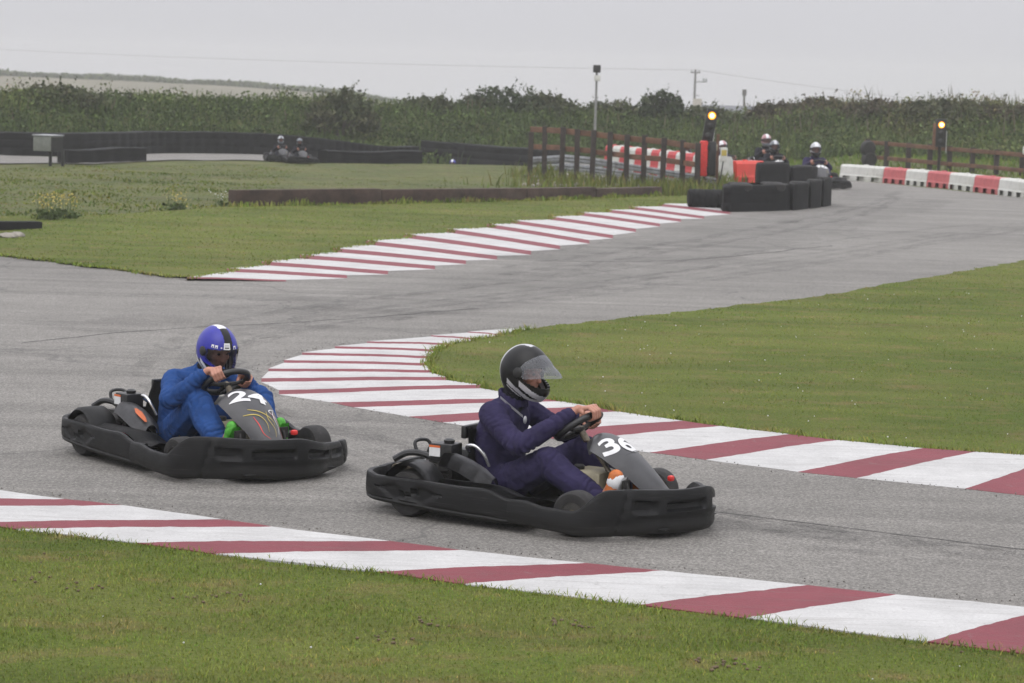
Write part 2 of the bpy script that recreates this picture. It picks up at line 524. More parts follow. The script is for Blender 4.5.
# kerb A (near)
kA_track = [(-140, 470), (-60, 481.5), (64.7, 499), (123, 505), (222.4, 519.2), (272, 526.5), (390, 541), (461, 550), (585.7, 563), (662, 570.5), (807, 585), (896.5, 594.5), (1048, 608.5), (1140, 618), (1300, 634), (1400, 645)]
kA_grass = [(-390, 468), (-300, 480), (-175, 497.5), (-105, 508), (-28, 522.5), (16.6, 528.8), (136, 542.4), (216, 553.7), (376.5, 571.5), (464.5, 583.7), (640.5, 604.7), (747, 617.7), (928, 641.6), (1040, 655.5), (1215, 680), (1330, 697)]
# kerb B (infield): outer (track) / inner (grass), boundaries alternate white | red | white ...
B = []
def bstripe(o, i, to, ti): B.append(((o[0], o[1] - to / 2), (i[0], i[1] - ti / 2))); B.append(((o[0], o[1] + to / 2), (i[0], i[1] + ti / 2)))
B.append(((530, 327.4), (531, 328.2)))
bstripe((468, 332), (498, 334.6), 1.2, 1.2)
bstripe((431, 335.8), (474, 339), 1.5, 1.6)
bstripe((367, 342.2), (448, 344.2), 1.8, 2.0)
bstripe((335, 347.2), (434, 350.5), 2.2, 2.3)
bstripe((302, 353.6), (428, 357.2), 2.4, 2.4)
bstripe((284, 361.3), (426.6, 364.4), 2.6, 2.6)
bstripe((268.5, 369.8), (431, 371.4), 2.8, 2.6)
bstripe((261.5, 380), (447, 378.5), 3.6, 3.2)
bstripe((279, 392.3), (481, 386.4), 4.4, 3.4)
B.append(((330.6, 402.2), (541, 398.2))); B.append(((354, 407.2), (562, 401.2)))
B.append(((409, 416.6), (590, 406))); B.append(((443, 422.2), (617, 411.4)))
B.append(((519, 433.2), (683, 420.6))); B.append(((566, 440.6), (720, 426)))
B.append(((650, 452.4), (790, 434))); B.append(((706, 459.6), (838, 439.8)))
B.append(((798, 471.6), (923, 448))); B.append(((857, 477.8), (976, 451.6)))
B.append(((965, 488.6), (1062, 457.2))); B.append(((1030, 495.8), (1120, 462)))
B.append(((1150, 509), (1230, 471.5))); B.append(((1230, 519), (1305, 478)))
B.append(((1400, 540), (1465, 490)))
# kerb C (far left)
Cc = [((186, 278.6), (184, 277.2)), ((186.5, 279.4), (184.3, 277.6))]
C0 = [((286, 280.6), (187, 277.6), .9), ((347, 276.6), (227, 270), 1.9), ((388, 272.6), (262, 263.2), 2.1), ((435, 267.4), (300, 256.5), 2.2), ((466, 262.2), (333, 249.9), 2.2), ((497, 257.6), (366, 242.4), 2.3), ((531, 252.8), (404, 235.8), 2.3), ((560, 247.4), (447, 230.4), 2.2), ((589.4, 241.8), (487, 225.6), 2.1), ((613, 236.7), (511, 221.6), 2.0), ((636, 230.4), (548.4, 217.8), 1.9), ((660, 225), (577.7, 213.6), 1.8), ((681, 220.4), (605.5, 210.7), 1.7), ((704, 217.4), (629, 207.7), 1.6), ((730, 213), (658, 204.8), 1.5)]
Cp = []
for o_, i_, t in C0:
    t *= 1.75
    Cp.append(((o_[0], o_[1] + t / 2), (i_[0], i_[1] + t / 2))); Cp.append(((o_[0], o_[1] - t / 2), (i_[0], i_[1] - t / 2)))
Cp.append(((745, 209.5), (690, 203.2)))

def kerb(name, pairs, first_red, label_z=0.008, hump=0.03):
    bm = bmesh.new()
    W = [(G(*t, .008), G(*g, .036)) for t, g in pairs]
    nw, ns = 22, 4
    rows = []                                     # smooth curve through all the stripe ends
    for k in range(len(W) - 1):
        (t0, g0), (t1, g1) = W[k], W[k + 1]
        for s in range(ns + (1 if k == len(W) - 2 else 0)):
            f = s / ns
            rows.append((k, [(t0[i] * (1 - f) + t1[i] * f, g0[i] * (1 - f) + g1[i] * f) for i in (0, 1)]))
    prof = lambda q: label_z + hump * math.sin(min(1, q * 1.15) * math.pi * 0.62) * (0.35 + 0.65 * q) 
    vg = []
    for k, ((tx, gx), (ty, gy)) in rows:
        line = []
        L = math.hypot(gx - tx, gy - ty)
        for j in range(nw + 1):
            q = j / nw
            w = 0.018 * mnoise.noise(Vector((tx * 3, ty * 3, j * .9))) + 0.010 * mnoise.noise(Vector((tx * 17, ty * 17, j * 2.3)))
            line.append(bm.verts.new((tx + (gx - tx) * q, ty + (gy - ty) * q + w, prof(q))))
        # outer skirt into the asphalt
        vg.append(line)
    for r in range(len(vg) - 1):
        k = rows[r][0]
        for j in range(nw):
            f = bm.faces.new((vg[r][j], vg[r][j + 1], vg[r + 1][j + 1], vg[r + 1][j]))
            f.material_index = 1 if ((k % 2 == 0) == first_red) else 0
    # edge faces down to the ground on both long sides
    for j, dz in ((0, -0.03), (nw, -0.05)):
        low = [bm.verts.new((l[j].co.x, l[j].co.y, l[j].co.z + dz)) for l in vg]
        for r in range(len(vg) - 1):
            f = bm.faces.new((vg[r][j], vg[r + 1][j], low[r + 1], low[r]))
            f.material_index = 1 if ((rows[r][0] % 2 == 0) == first_red) else 0
    return tag(obj(name, bm, ['kerb_white', 'kerb_red'], smooth=True, angle=60), kind='structure')
kerb('kerb', list(zip(kA_track, kA_grass)), True)
kerb('kerb', B, False)
kerb('kerb', Cp, True)

# verges (sod a little above the asphalt, meeting the kerbs)
def jag(pts, amp, step=0.18):
    out = []
    for i in range(len(pts) - 1):
        a_, b_ = np.array(pts[i]), np.array(pts[i + 1])
        L = np.linalg.norm(b_ - a_); n = max(1, int(L / step)); n = min(n, 60)
        for k in range(n):
            p = a_ + (b_ - a_) * k / n
            d = (b_ - a_) / (L + 1e-9)
            w = amp * (mnoise.noise(Vector((p[0] * 2.3, p[1] * 2.3, 0.3))) + 0.6 * mnoise.noise(Vector((p[0] * 9, p[1] * 9, 0.8))))
            out.append((p[0] - d[1] * w, p[1] + d[0] * w))
    out.append(tuple(pts[-1]))
    return out
def inset(pairs, f): return [tuple(np.array(G(*g, .036)) * (1 - f) + np.array(G(*t, .008)) * f) for t, g in pairs]
edgeA = jag(inset(list(zip(kA_track, kA_grass)), 0.0), 0.035)
V1 = edgeA + [(12, 3), (-14, 3)]
edgeB = jag(inset(B, 0.0), 0.03)
topB = jag(GP([(1900, 130 + 110), (1400, 228), (1024, 262), (830, 297), (640, 319), (560, 327)]), 0.12)
V2 = edgeB + [(16, 13), (50, 18)] + topB
edgeC = jag(inset(Cp, 0.02), 0.06)
leftC = jag(GP([(-500, 243), (0, 257.3), (47, 262), (91, 268.6), (112.5, 270), (164, 277.8), (186, 279)]), 0.10)
V3 = leftC + edgeC + GP([(720, 196), (520, 202), (231, 208), (100, 217), (-500, 222)])
poly_sheet('verge', V1, 0.03, 'grass')
poly_sheet('verge', V2, 0.03, 'grass')
poly_sheet('verge', V3, 0.03, 'grass')
# rubber laid down on the racing line, tar seams, and grit along the kerb edges
def strip_sheet(name, px, w, mat, z, jit=0.0, n=90):
    pts = spline(GP(px), n); bm = bmesh.new(); rows = []
    for k, p in enumerate(pts):
        d = pts[min(k + 1, n - 1)] - pts[max(k - 1, 0)]; d /= np.linalg.norm(d); nr = np.array([-d[1], d[0]])
        o_ = jit * (mnoise.noise(Vector((p[0] * 1.3, p[1] * 1.3, 3))) + .5 * mnoise.noise(Vector((p[0] * 6, p[1] * 6, 3))))
        ww = w * (1 + .5 * mnoise.noise(Vector((p[0] * 2, p[1] * 2, 7))))
        rows.append([bm.verts.new((p[0] + nr[0] * (o_ + s_ * ww / 2), p[1] + nr[1] * (o_ + s_ * ww / 2), z)) for s_ in (-1, 0, 1)])
    grid_faces(bm, rows)
    return tag(obj(name, bm, mat), kind='structure')
def see_through(name, c, lo, hi, sc_, amount):
    m, nt, b = new_mat(name)
    v = pos(nt); b.inputs['Base Color'].default_value = (*c, 1); b.inputs['Roughness'].default_value = .8
    tr = N(nt, 'ShaderNodeBsdfTransparent'); mx = N(nt, 'ShaderNodeMixShader')
    n1 = noise_node(nt, v, sc_, 5, .75)
    nt.links.new(ramp(nt, n1, [(lo, 0.0), (hi, amount)]), mx.inputs[0]); nt.links.new(tr.outputs[0], mx.inputs[1]); nt.links.new(b.outputs[0], mx.inputs[2])
    nt.links.new(mx.outputs[0], nt.nodes['Material Output'].inputs['Surface'])
    return m
M['rubbered'] = see_through('tyre_rubber_on_asphalt', (.045, .044, .043), .40, .75, 2.4, .30)
M['rubbered_far'] = see_through('broad_rubber_band', (.06, .058, .056), .35, .8, 1.1, .22)
M['tar'] = see_through('tar_seam', (.05, .048, .046), .35, .5, 6, .8)
for k, dx in enumerate((0, 14, 40, 62, 110)):
    strip_sheet('tyre_mark', [(1100, 560 + dx * .15), (820, 527 + dx * .22), (560, 482 + dx * .32), (360, 434 + dx * .36), (255 - dx * .4, 404 + dx * .2), (225 - dx * .75, 372), (262 - dx * .5, 342 - dx * .12), (380 - dx * .3, 322 - dx * .18), (560, 300 - dx * .2), (800, 268 - dx * .2), (960, 240 - dx * .12), (1100, 222)], .16, 'rubbered', .0105 + .0012 * k, .10)
for k, dx in enumerate((0, 26)):
    strip_sheet('tyre_mark', [(500, 268 + dx * .3), (620, 252 + dx * .3), (740, 232 + dx * .3), (860, 208 + dx * .3), (900, 192 + dx * .2)], .22, 'rubbered', .017 + .0012 * k, .12)
strip_sheet('tyre_mark', [(330, 318), (470, 300), (600, 276), (720, 250), (840, 222), (930, 200)], 1.5, 'rubbered_far', .0205, .3)
strip_sheet('tyre_mark', [(520, 262), (620, 247), (720, 230), (800, 214), (860, 200), (880, 190)], 1.3, 'rubbered_far', .0225, .3)
strip_sheet('tyre_mark', [(60, 330), (200, 318), (340, 300), (480, 280), (600, 262)], 1.0, 'rubbered_far', .0245, .3)
strip_sheet('tar_seam', [(700, 511), (780, 521), (860, 531), (940, 541), (1040, 553)], .018, 'tar', .0085, .02)
strip_sheet('tar_seam', [(20, 344), (150, 331), (330, 321), (480, 309)], .03, 'tar', .0085, .05)
strip_sheet('tar_seam', [(560, 262), (640, 262), (720, 258), (830, 246)], .05, 'tar', .0085, .08)
gx, gy = [], []
for pairs, side in ((list(zip(kA_track, kA_grass)), 1), (B, 1)):
    for (t0, g0), (t1, g1) in zip(pairs[:-1], pairs[1:]):
        a_, b_, c_ = np.array(G(*t0)), np.array(G(*t1)), np.array(G(*g0)); d = b_ - a_; L = np.linalg.norm(d)
        out = (a_ - c_) / np.linalg.norm(a_ - c_)
        for q in range(rng.poisson(L * 26)):
            p = a_ + d * rng.random() + out * abs(rng.normal(.03, .09)); gx.append(p[0]); gy.append(p[1])
M['grit'] = simple('loose_grit', (0.14, 0.13, 0.115), .9, var=.5, scale=40)
_gx, _gy = np.array(gx), np.array(gy)
# far lane on the left
lane = GP([(-300, 166), (62, 166.5), (330, 161.5), (400, 164), (460, 165), (520, 164), (520, 158), (400, 157.5), (330, 154.5), (140, 152.5), (-300, 150)])
bm = bmesh.new()
nL = 60
lo = spline([(-28, 60), (-14, 63), (-9, 69), (-6, 71.5), (-2, 74), (1.5, 75)], nL)
hi = spline([(-28, 69.6), (-14.3, 69.7), (-10.3, 75.4), (-6.5, 78), (-2, 82), (3, 83)], nL)
vg = [[bm.verts.new((lo[k][0] * (1 - q) + hi[k][0] * q, lo[k][1] * (1 - q) + hi[k][1] * q, tz(lo[k][0] * (1 - q) + hi[k][0] * q, lo[k][1] * (1 - q) + hi[k][1] * q) + 0.03)) for q in np.linspace(0, 1, 9)] for k in range(nL)]
grid_faces(bm, vg)
tag(obj('road', bm, 'asphalt'), kind='structure')

# ------------------------------------------------------------------ grass blades
def in_poly(px, py, poly):
    inside = np.zeros(len(px), bool)
    n = len(poly)
    for i in range(n):
        x1, y1 = poly[i]; x2, y2 = poly[(i + 1) % n]
        c = ((y1 > py) != (y2 > py)) & (px < (x2 - x1) * (py - y1) / (y2 - y1 + 1e-12) + x1)
        inside ^= c
    return inside

def scatter(poly, bounds, dens):
    x0, x1, y0, y1 = bounds
    n = int((x1 - x0) * (y1 - y0) * dens)
    x = rng.uniform(x0, x1, n); y = rng.uniform(y0, y1, n)
    k = in_poly(x, y, poly) if poly is not None else np.ones(n, bool)
    return x[k], y[k]

def blades(name, x, y, z, h, w, tint, mat, label_kind='stuff', lean=0.6):
    n = len(x)
    az = rng.uniform(0, 2 * np.pi, n); la = rng.uniform(0, 2 * np.pi, n); ln = lean * h * rng.uniform(0.2, 1.2, n)
    cx, cy = np.cos(az) * w / 2, np.sin(az) * w / 2
    lx, ly = np.cos(la) * ln, np.sin(la) * ln
    Vv = np.empty((n, 5, 3), np.float32)
    Vv[:, 0] = np.stack([x - cx, y - cy, z], -1); Vv[:, 1] = np.stack([x + cx, y + cy, z], -1)
    Vv[:, 2] = np.stack([x + cx * .7 + lx * .4, y + cy * .7 + ly * .4, z + h * .6], -1)
    Vv[:, 3] = np.stack([x - cx * .7 + lx * .4, y - cy * .7 + ly * .4, z + h * .6], -1)
    Vv[:, 4] = np.stack([x + lx, y + ly, z + h], -1)
    base = np.arange(n) * 5
    T = np.concatenate([np.stack([base, base + 1, base + 2], -1), np.stack([base, base + 2, base + 3], -1), np.stack([base + 3, base + 2, base + 4], -1)])
    tt = np.repeat(tint[:, None, :], 5, 1).reshape(-1, 3)
    return tag(np_mesh(name, Vv.reshape(-1, 3), T, mat, tt), kind=label_kind)

def tints(n, dry=0.18, spread=0.2):
    dry *= .5
    b_ = rng.uniform(1 - spread, 1 + spread, n)[:, None] * np.array([[1, 1, 1]])
    k = rng.random(n) < dry
    b_[k] *= np.array([1.45, 1.12, 1.2])
    k2 = rng.random(n) < 0.2
    b_[k2] *= np.array([0.75, 1.0, 0.8])
    return b_

x, y = scatter(V1, (-5.5, 5.5, 9.2, 17), 5200)
blades('grass', x, y, np.full(len(x), 0.028), rng.uniform(.006, .02, len(x)) * (1 + .4 * pnoise(x, y, 2.2)), rng.uniform(.003, .006, len(x)), tints(len(x)), 'blade', lean=0.9)
X, Y, Hh, Ww = [], [], [], []
for y0, y1, x1, d, s in ((14.5, 20, 9, 1700, 1.0), (20, 27, 13, 800, 1.4), (27, 36, 17, 420, 1.9), (36, 48, 22, 170, 2.6)):
    x, y = scatter(V2, (-3, x1, y0, y1), d)
    X.append(x); Y.append(y); Hh.append(rng.uniform(.005, .017, len(x)) * (0.7 + .3 * s)); Ww.append(rng.uniform(.003, .006, len(x)) * s)
x, y, hh, ww = map(np.concatenate, (X, Y, Hh, Ww))
blades('grass', x, y, np.full(len(x), 0.028), hh * (1 + .35 * pnoise(x, y, 1.7)), ww, tints(len(x)), 'blade', lean=0.9)
x, y = scatter(V3, (-14, 6, 32, 60), 190)
blades('grass', x, y, np.full(len(x), 0.028), rng.uniform(.008, .022, len(x)), rng.uniform(.010, .022, len(x)), tints(len(x), 0.06), 'blade', lean=0.9)
# ragged fringe where grass meets kerb or asphalt
def fringe(edge, per_m, hgt, wd, off):
    xs_, ys_ = [], []
    for a_, b_ in zip(edge[:-1], edge[1:]):
        L = math.hypot(b_[0] - a_[0], b_[1] - a_[1]); n = rng.poisson(L * per_m)
        if not n or min(a_[1], b_[1]) < 9: continue
        q = rng.random(n); d = np.array([b_[0] - a_[0], b_[1] - a_[1]]) / (L + 1e-9)
        o_ = rng.normal(off, abs(off) * .9 + .01, n)
        xs_.append(a_[0] + (b_[0] - a_[0]) * q - d[1] * o_); ys_.append(a_[1] + (b_[1] - a_[1]) * q + d[0] * o_)
    x, y = np.concatenate(xs_), np.concatenate(ys_)
    n = len(x)
    return blades('grass', x, y, np.full(n, .025), rng.uniform(*hgt, n) * (1 + .5 * pnoise(x, y, 3.1)), rng.uniform(*wd, n), tints(n, .25), 'blade', lean=1.0)
fringe(edgeA, 300, (.012, .04), (.004, .008), -0.03)
fringe(edgeB, 240, (.02, .06), (.006, .012), 0.02)
fringe(edgeC, 130, (.015, .045), (.012, .025), -0.03)
fringe(leftC, 120, (.015, .045), (.012, .025), -0.05)
# rough grass on the mound and round the fence
x, y = rng.uniform(-17, 5.5, 70000), rng.uniform(37, 80, 70000)
SL = GP([(231, 208), (378, 205), (523, 202), (592, 199.5), (658, 196.5)])
_e = GP([(0, 238), (120, 222)])
sleeper_line = lambda xx: np.interp(xx, [-30, _e[0][0], _e[1][0]] + [p[0] for p in SL] + [8], [40, _e[0][1], _e[1][1]] + [p[1] for p in SL] + [59])
k = (y > sleeper_line(x) + np.where(x > SL[0][0], .2, -.2)) & ~((x > 3.2 + (74 - y) * 0.12) & (y > 58)) & (y < np.interp(x, [-19, -14, -9, -6, -2, 5], [58, 60, 66.5, 69.5, 72.5, 73.5]))
mow = (pnoise(x, y, .35, 4) + 0.25 * (x > -8) < 0.9)
k &= mow
x, y = x[k], y[k]
hh = rng.uniform(.02, .07, len(x)) * np.interp(y, [40, 58, 66], [.9, .7, .4]) * (1 + .7 * np.clip(pnoise(x, y, .8, 3), -.6, 1)) * np.where(x > -5.5, .5, 1.0)
tt = tints(len(x), .08) * np.array([[.92, 1.0, .9]]) * np.where((pnoise(x, y, .9, 6) > .55)[:, None], np.array([[1.35, 1.15, .7]]), 1.0) * np.array([[1.12, 1.1, .85]])
blades('grass', x, y, terr(x, y) - .01, hh, rng.uniform(.02, .05, len(x)), tt, 'blade_rough', lean=0.8)
# weeds around the fence foot and the tyre stacks
xw, yw = [], []
for px, py, n, sx in ((535, 178, 260, 12), (600, 186, 500, 50), (668, 195, 900, 22), (700, 190, 900, 14), (722, 184, 500, 10), (640, 203, 450, 30), (565, 184, 300, 20)):
    gx = rng.normal(px, sx, n); gy = rng.normal(py, 2.0, n)
    for q in range(n):
        p = G(gx[q], max(gy[q], 172)); xw.append(p[0]); yw.append(p[1])
x, y = np.array(xw), np.array(yw); n = len(x)
k = y > sleeper_line(x) + .1
x, y = x[k], y[k]; n = len(x)
blades('weeds', x, y, terr(x, y) - .01, rng.uniform(.1, .42, n), rng.uniform(.02, .05, n), tints(n, .15) * 1.05, 'blade_rough', lean=0.5)
_r = sorted(GP([(820, 173), (846, 179.5), (890, 183), (955, 188), (1031, 197), (1300, 228)]))
RB = ([p[0] for p in _r], [p[1] + .35 for p in _r])
x, y = rng.uniform(8.5, 24, 16000), rng.uniform(54, 88, 16000)
k = y > np.interp(x, RB[0], RB[1])
x, y = x[k], y[k]; n = len(x)
blades('grass', x, y, terr(x, y) - .01, rng.uniform(.06, .2, n), rng.uniform(.03, .06, n), tints(n, .15) * np.array([[.95, 1.2, .8]]), 'blade_rough', lean=0.6)

# clover heads, daisies and casts
def dots(name, x, y, z, r, mat):
    base = np.array([(1, 0, 0), (-1, 0, 0), (0, 1, 0), (0, -1, 0), (0, 0, 1), (0, 0, -1)], float)
    fc = np.array([(0, 2, 4), (2, 1, 4), (1, 3, 4), (3, 0, 4), (2, 0, 5), (1, 2, 5), (3, 1, 5), (0, 3, 5)])
    n = len(x)
    c = np.stack([x, y, z], -1)
    Vv = c[:, None, :] + base[None] * np.asarray(r)[:, None, None]
    T = (fc[None] + (np.arange(n) * 6)[:, None, None]).reshape(-1, 3)
    return tag(np_mesh(name, Vv.reshape(-1, 3), T, mat), kind='stuff')
dots('grit', _gx, _gy, np.full(len(_gx), .010), rng.uniform(.002, .006, len(_gx)), 'grit')
x, y = scatter(V2, (-1, 9, 15, 32), 1.3)
dots('clover_flowers', x, y, np.full(len(x), .045), rng.uniform(.003, .008, len(x)), 'white')
x, y = scatter(V1, (-4.5, 4.5, 10, 15), .7)
dots('daisies', x, y, np.full(len(x), .045), rng.uniform(.003, .006, len(x)), 'white')
M['soil'] = simple('dry_soil', (0.12, 0.085, 0.05), 0.95, var=0.4, scale=60)
bm = bmesh.new()
for px, py in ((65, 565), (40, 587), (80, 594), (228, 603), (190, 605), (560, 628), (380, 645), (430, 630), (722, 672), (745, 675), (570, 632), (950, 652), (700, 668)):
    cx, cy = G(px, py)
    for q in range(9):
        r = random.uniform(.004, .013)
        mt = Matrix.Translation((cx + random.gauss(0, .06), cy + random.gauss(0, .07), .036)) @ Matrix.Diagonal((r, r, r * .6, 1))
        bmesh.ops.create_icosphere(bm, subdivisions=1, radius=1, matrix=mt)
tag(obj('dirt', bm, 'soil'), kind='stuff')

# ------------------------------------------------------------------ bank foliage
LEAF = np.array([(-.5, 0, 0), (0, -.5, .08), (.5, 0, 0), (0, .5, .08)])
def leaf_cloud(centres, size, tint):
    """one quad per centre, random orientation"""
    n = len(centres)
    u = rng.normal(size=(n, 3)); u /= np.linalg.norm(u, axis=1)[:, None]
    w = rng.normal(size=(n, 3)); w -= (w * u).sum(1)[:, None] * u; w /= np.linalg.norm(w, axis=1)[:, None]
    s = np.asarray(size)[:, None]
    q = np.stack([centres - u * s * .62, centres - w * s * .36, centres + u * s * .62, centres + w * s * .36], 1)
    return q.reshape(-1, 3), np.arange(n * 4).reshape(n, 4), np.repeat(tint, 4, 0)

GREEN = np.array([(.046, .070, .018), (.062, .089, .023), (.080, .102, .029), (.102, .108, .036), (.130, .107, .048), (.134, .094, .052)])
# clumps over the whole bank
nC = 6500
cx = rng.uniform(-27, 29, nC); d = rng.uniform(-.7, 8.5, nC)
cy = bank_foot(cx) + d
cz = terr(cx, cy) + .16 * np.clip(pnoise(cx, cy, .85, 12), -1, 1) * smooth(.4, 1.2, terr(cx, cy)) + .35 * (rng.random(nC) < .05) * smooth(.9, 1.3, terr(cx, cy))
cr = rng.uniform(.18, .6, nC) * (1 + .25 * pnoise(cx, cy, .7))
per = 42
idx = np.repeat(np.arange(nC), per); n = len(idx)
dirv = rng.normal(size=(n, 3)); dirv /= np.linalg.norm(dirv, axis=1)[:, None]
rr = rng.random(n) ** .4
cen = np.stack([cx[idx], cy[idx], cz[idx]], -1) + dirv * (cr[idx] * rr)[:, None] * np.array([1, 1, .8])
cen[:, 2] += .12
up = smooth(.6, 2.2, cz)                                   # greener low, drier and browner along the crest and to the right
br = np.clip(up * .55 + .35 * pnoise(cx, cy, .55, 5) + np.interp(cx, [-25, -9, 2, 9, 20], [.12, .1, .12, .3, .4]), 0, 1)
ti = np.clip((br[idx] * 4.2 + rng.normal(0, .75, n)), 0, 5).astype(int)
tint = GREEN[ti] * (rng.uniform(.7, 1.3, n) * (1 + .32 * rng.normal(size=nC)[idx] + .3 * pnoise(cx, cy + cz * 2, .8, 9)[idx]).clip(.45, 2.0))[:, None] * 1.2
v_, f_, t_ = leaf_cloud(cen, rng.uniform(.04, .12, n), tint)
tag(np_mesh('bank_undergrowth', v_, f_, 'leaf', t_), kind='stuff')
# dead stalks and seed heads along the crest
nS = 1500
x = rng.uniform(-30, 32, nS); dens = np.interp(x, [-30, -9, -8, -5, 4, 8, 30], [.25, .25, .8, .4, .5, 1, 1])
k = rng.random(nS) < dens; x = x[k]
y = bank_foot(x) + rng.uniform(2.5, 7.5, len(x)); n = len(x)
tt = np.array([(.12, .095, .068), (.15, .12, .085), (.10, .09, .055), (.09, .10, .048)])[rng.integers(0, 4, n)] * rng.uniform(.8, 1.2, n)[:, None]
hgt = rng.uniform(.25, .75, n) * (1 + .6 * np.clip(pnoise(x, x * 0, 1.6, 3), -.5, 1.0)) * np.interp(x, [-30, 3, 9, 30], [.7, .8, 1.2, 1.3])
blades('dry_stalks', x, y, terr(x, y), hgt, rng.uniform(.03, .07, n), tt, 'leaf', lean=.25)

nS = 13000
x = rng.uniform(-26, 28, nS); y = bank_foot(x) + rng.uniform(-1.2, 6.5, nS)
tt = GREEN[np.clip((np.clip(smooth(.5, 2., terr(x, y)) * .5 + .3 * pnoise(x, y, .55, 5) + np.interp(x, [-25, -9, 2, 9, 20], [.12, .1, .1, .3, .4]), 0, 1) * 4 + rng.normal(0, .8, nS)).astype(int), 0, 5)] * rng.uniform(.9, 1.7, nS)[:, None]
blades('bank_weeds', x, y, terr(x, y) + .1, rng.uniform(.2, .55, nS) * (1 + .5 * pnoise(x, y, .9, 2)), rng.uniform(.025, .06, nS), tt, 'leaf', lean=.5)

# ------------------------------------------------------------------ shrubs on the bank
def shrub(px, py_top, Y, wid, hgt, label, greens, seed, name='shrub'):
    r_ = np.random.default_rng(seed)
    c = P(px, py_top, Y)
    base = tz(c.x, Y) - .1
    root = empty(name, (c.x, Y, base))
    tag(root, label, 'shrub', 'shrubs on top of the bank')
    top = c.z - base
    bm = bmesh.new()
    lobes = []
    for q in range(7):
        a_ = r_.uniform(0, 6.28); rad = wid * .5 * r_.uniform(.25, .95)
        e = Vector((math.cos(a_) * rad, math.sin(a_) * rad * .6, top * r_.uniform(.45, .85)))
        tube(bm, [(0, 0, 0), e * .45 + Vector((0, 0, .1)), e], [.05, .03, .01], 6)
        lobes.append(e)
    obj('trunk', bm, 'bark', root)
    cs, ss, ts = [], [], []
    for q in range(85):
        a_ = r_.uniform(0, 6.28); rad = wid * .5 * math.sqrt(r_.random())
        hz = top * (1 - .5 * (rad / (wid * .5)) ** 2.5) * r_.uniform(.5, 1.0) + .08
        rad2 = r_.uniform(.14, .3)
        m_ = 34
        dv = r_.normal(size=(m_, 3)); dv /= np.linalg.norm(dv, axis=1)[:, None]
        cs.append(np.array([math.cos(a_) * rad, math.sin(a_) * rad * .7, hz - rad2]) + dv * (rad2 * r_.random(m_) ** .35)[:, None])
        ss.append(r_.uniform(.07, .17, m_))
        g_ = np.array(greens[r_.integers(0, len(greens))])
        ts.append(g_[None] * r_.uniform(.7, 1.3, m_)[:, None])
    # sprays poking out of the outline
    for q in range(16):
        a_ = r_.uniform(0, 6.28); rad = wid * .5 * r_.uniform(.2, 1.0)
        hz = top * (1 - .5 * (rad / (wid * .5)) ** 2)
        m_ = 8
        tt_ = np.linspace(0, 1, m_)[:, None]
        p0 = np.array([math.cos(a_) * rad, math.sin(a_) * rad * .7, hz - .15])
        dv = np.array([math.cos(a_) * r_.uniform(0, .5), math.sin(a_) * .2, r_.uniform(.2, .6)]) * r_.uniform(.4, .9)
        cs.append(p0 + dv * tt_ + r_.normal(0, .02, (m_, 3)))
        ss.append(r_.uniform(.05, .11, m_)); ts.append(np.array(greens[r_.integers(0, len(greens))])[None] * r_.uniform(.7, 1.3, m_)[:, None])
    global rng
    keep, rng = rng, r_
    v_, f_, t_ = leaf_cloud(np.concatenate(cs), np.concatenate(ss), np.concatenate(ts))
    rng = keep
    np_mesh('crown', v_, f_, 'leaf', t_, root)
G_dark = [(.038, .054, .024), (.048, .066, .028), (.06, .076, .033)]
G_olive = [(.055, .068, .03), (.068, .08, .034), (.082, .085, .042)]
G_brown = [(.08, .066, .042), (.095, .08, .05), (.065, .068, .034)]
shrub(342, 85, 84, 2.6, 1, 'low dark shrub breaking the bank skyline above the two distant karts', G_olive, 1)
shrub(508, 84, 91, 3.7, 1.3, 'widest dark green shrub on the bank skyline left of the floodlight mast', G_dark, 2)
shrub(553, 92, 91, 2.4, 1.2, 'rounded shrub at the left foot of the floodlight mast skyline', G_olive, 3)
shrub(660, 90, 91, 1.9, 1.3, 'round topped bushy shrub just left of the utility pole', G_dark, 4)
shrub(612, 99, 91, 2.2, 1.2, 'low olive shrub between floodlight mast and the round topped shrub', G_olive, 5)
shrub(772, 100, 91, 2.0, 1.2, 'brown green shrub above the two karts behind the tyre barrier', G_brown, 6)
shrub(826, 97, 91, 2.6, 1.2, 'tall brownish shrub above the kart leaving the tyre barrier', G_brown, 7)
shrub(880, 98, 89, 2.7, 1.2, 'brownish shrub left of the right hand amber signal', G_brown, 8)
shrub(955, 96, 88, 3.0, 1.2, 'dark shrub right of the right hand amber signal', G_olive, 9)
shrub(1010, 104, 87, 2.2, 1.2, 'small brown shrub at the right end of the bank skyline', G_brown, 10)
shrub(430, 94, 89, 2.0, 1, 'low olive shrub in the middle of the bank skyline', G_olive, 11)
shrub(705, 103, 91, 2.0, 1, 'low shrub on the skyline between utility pole and house', G_olive, 13)
shrub(480, 93, 91, 1.6, 1, 'small rounded shrub just left of the widest skyline shrub', G_olive, 14)
shrub(800, 102, 91, 1.8, 1, 'brown shrub between the two brownish skyline shrubs above the karts', G_brown, 15)
shrub(920, 101, 88, 2.0, 1, 'olive shrub on the skyline directly above the right hand amber signal', G_olive, 16)
shrub(60, 82, 80, 3.0, 1, 'low shrub on the bank above the grey box on legs', G_olive, 12)

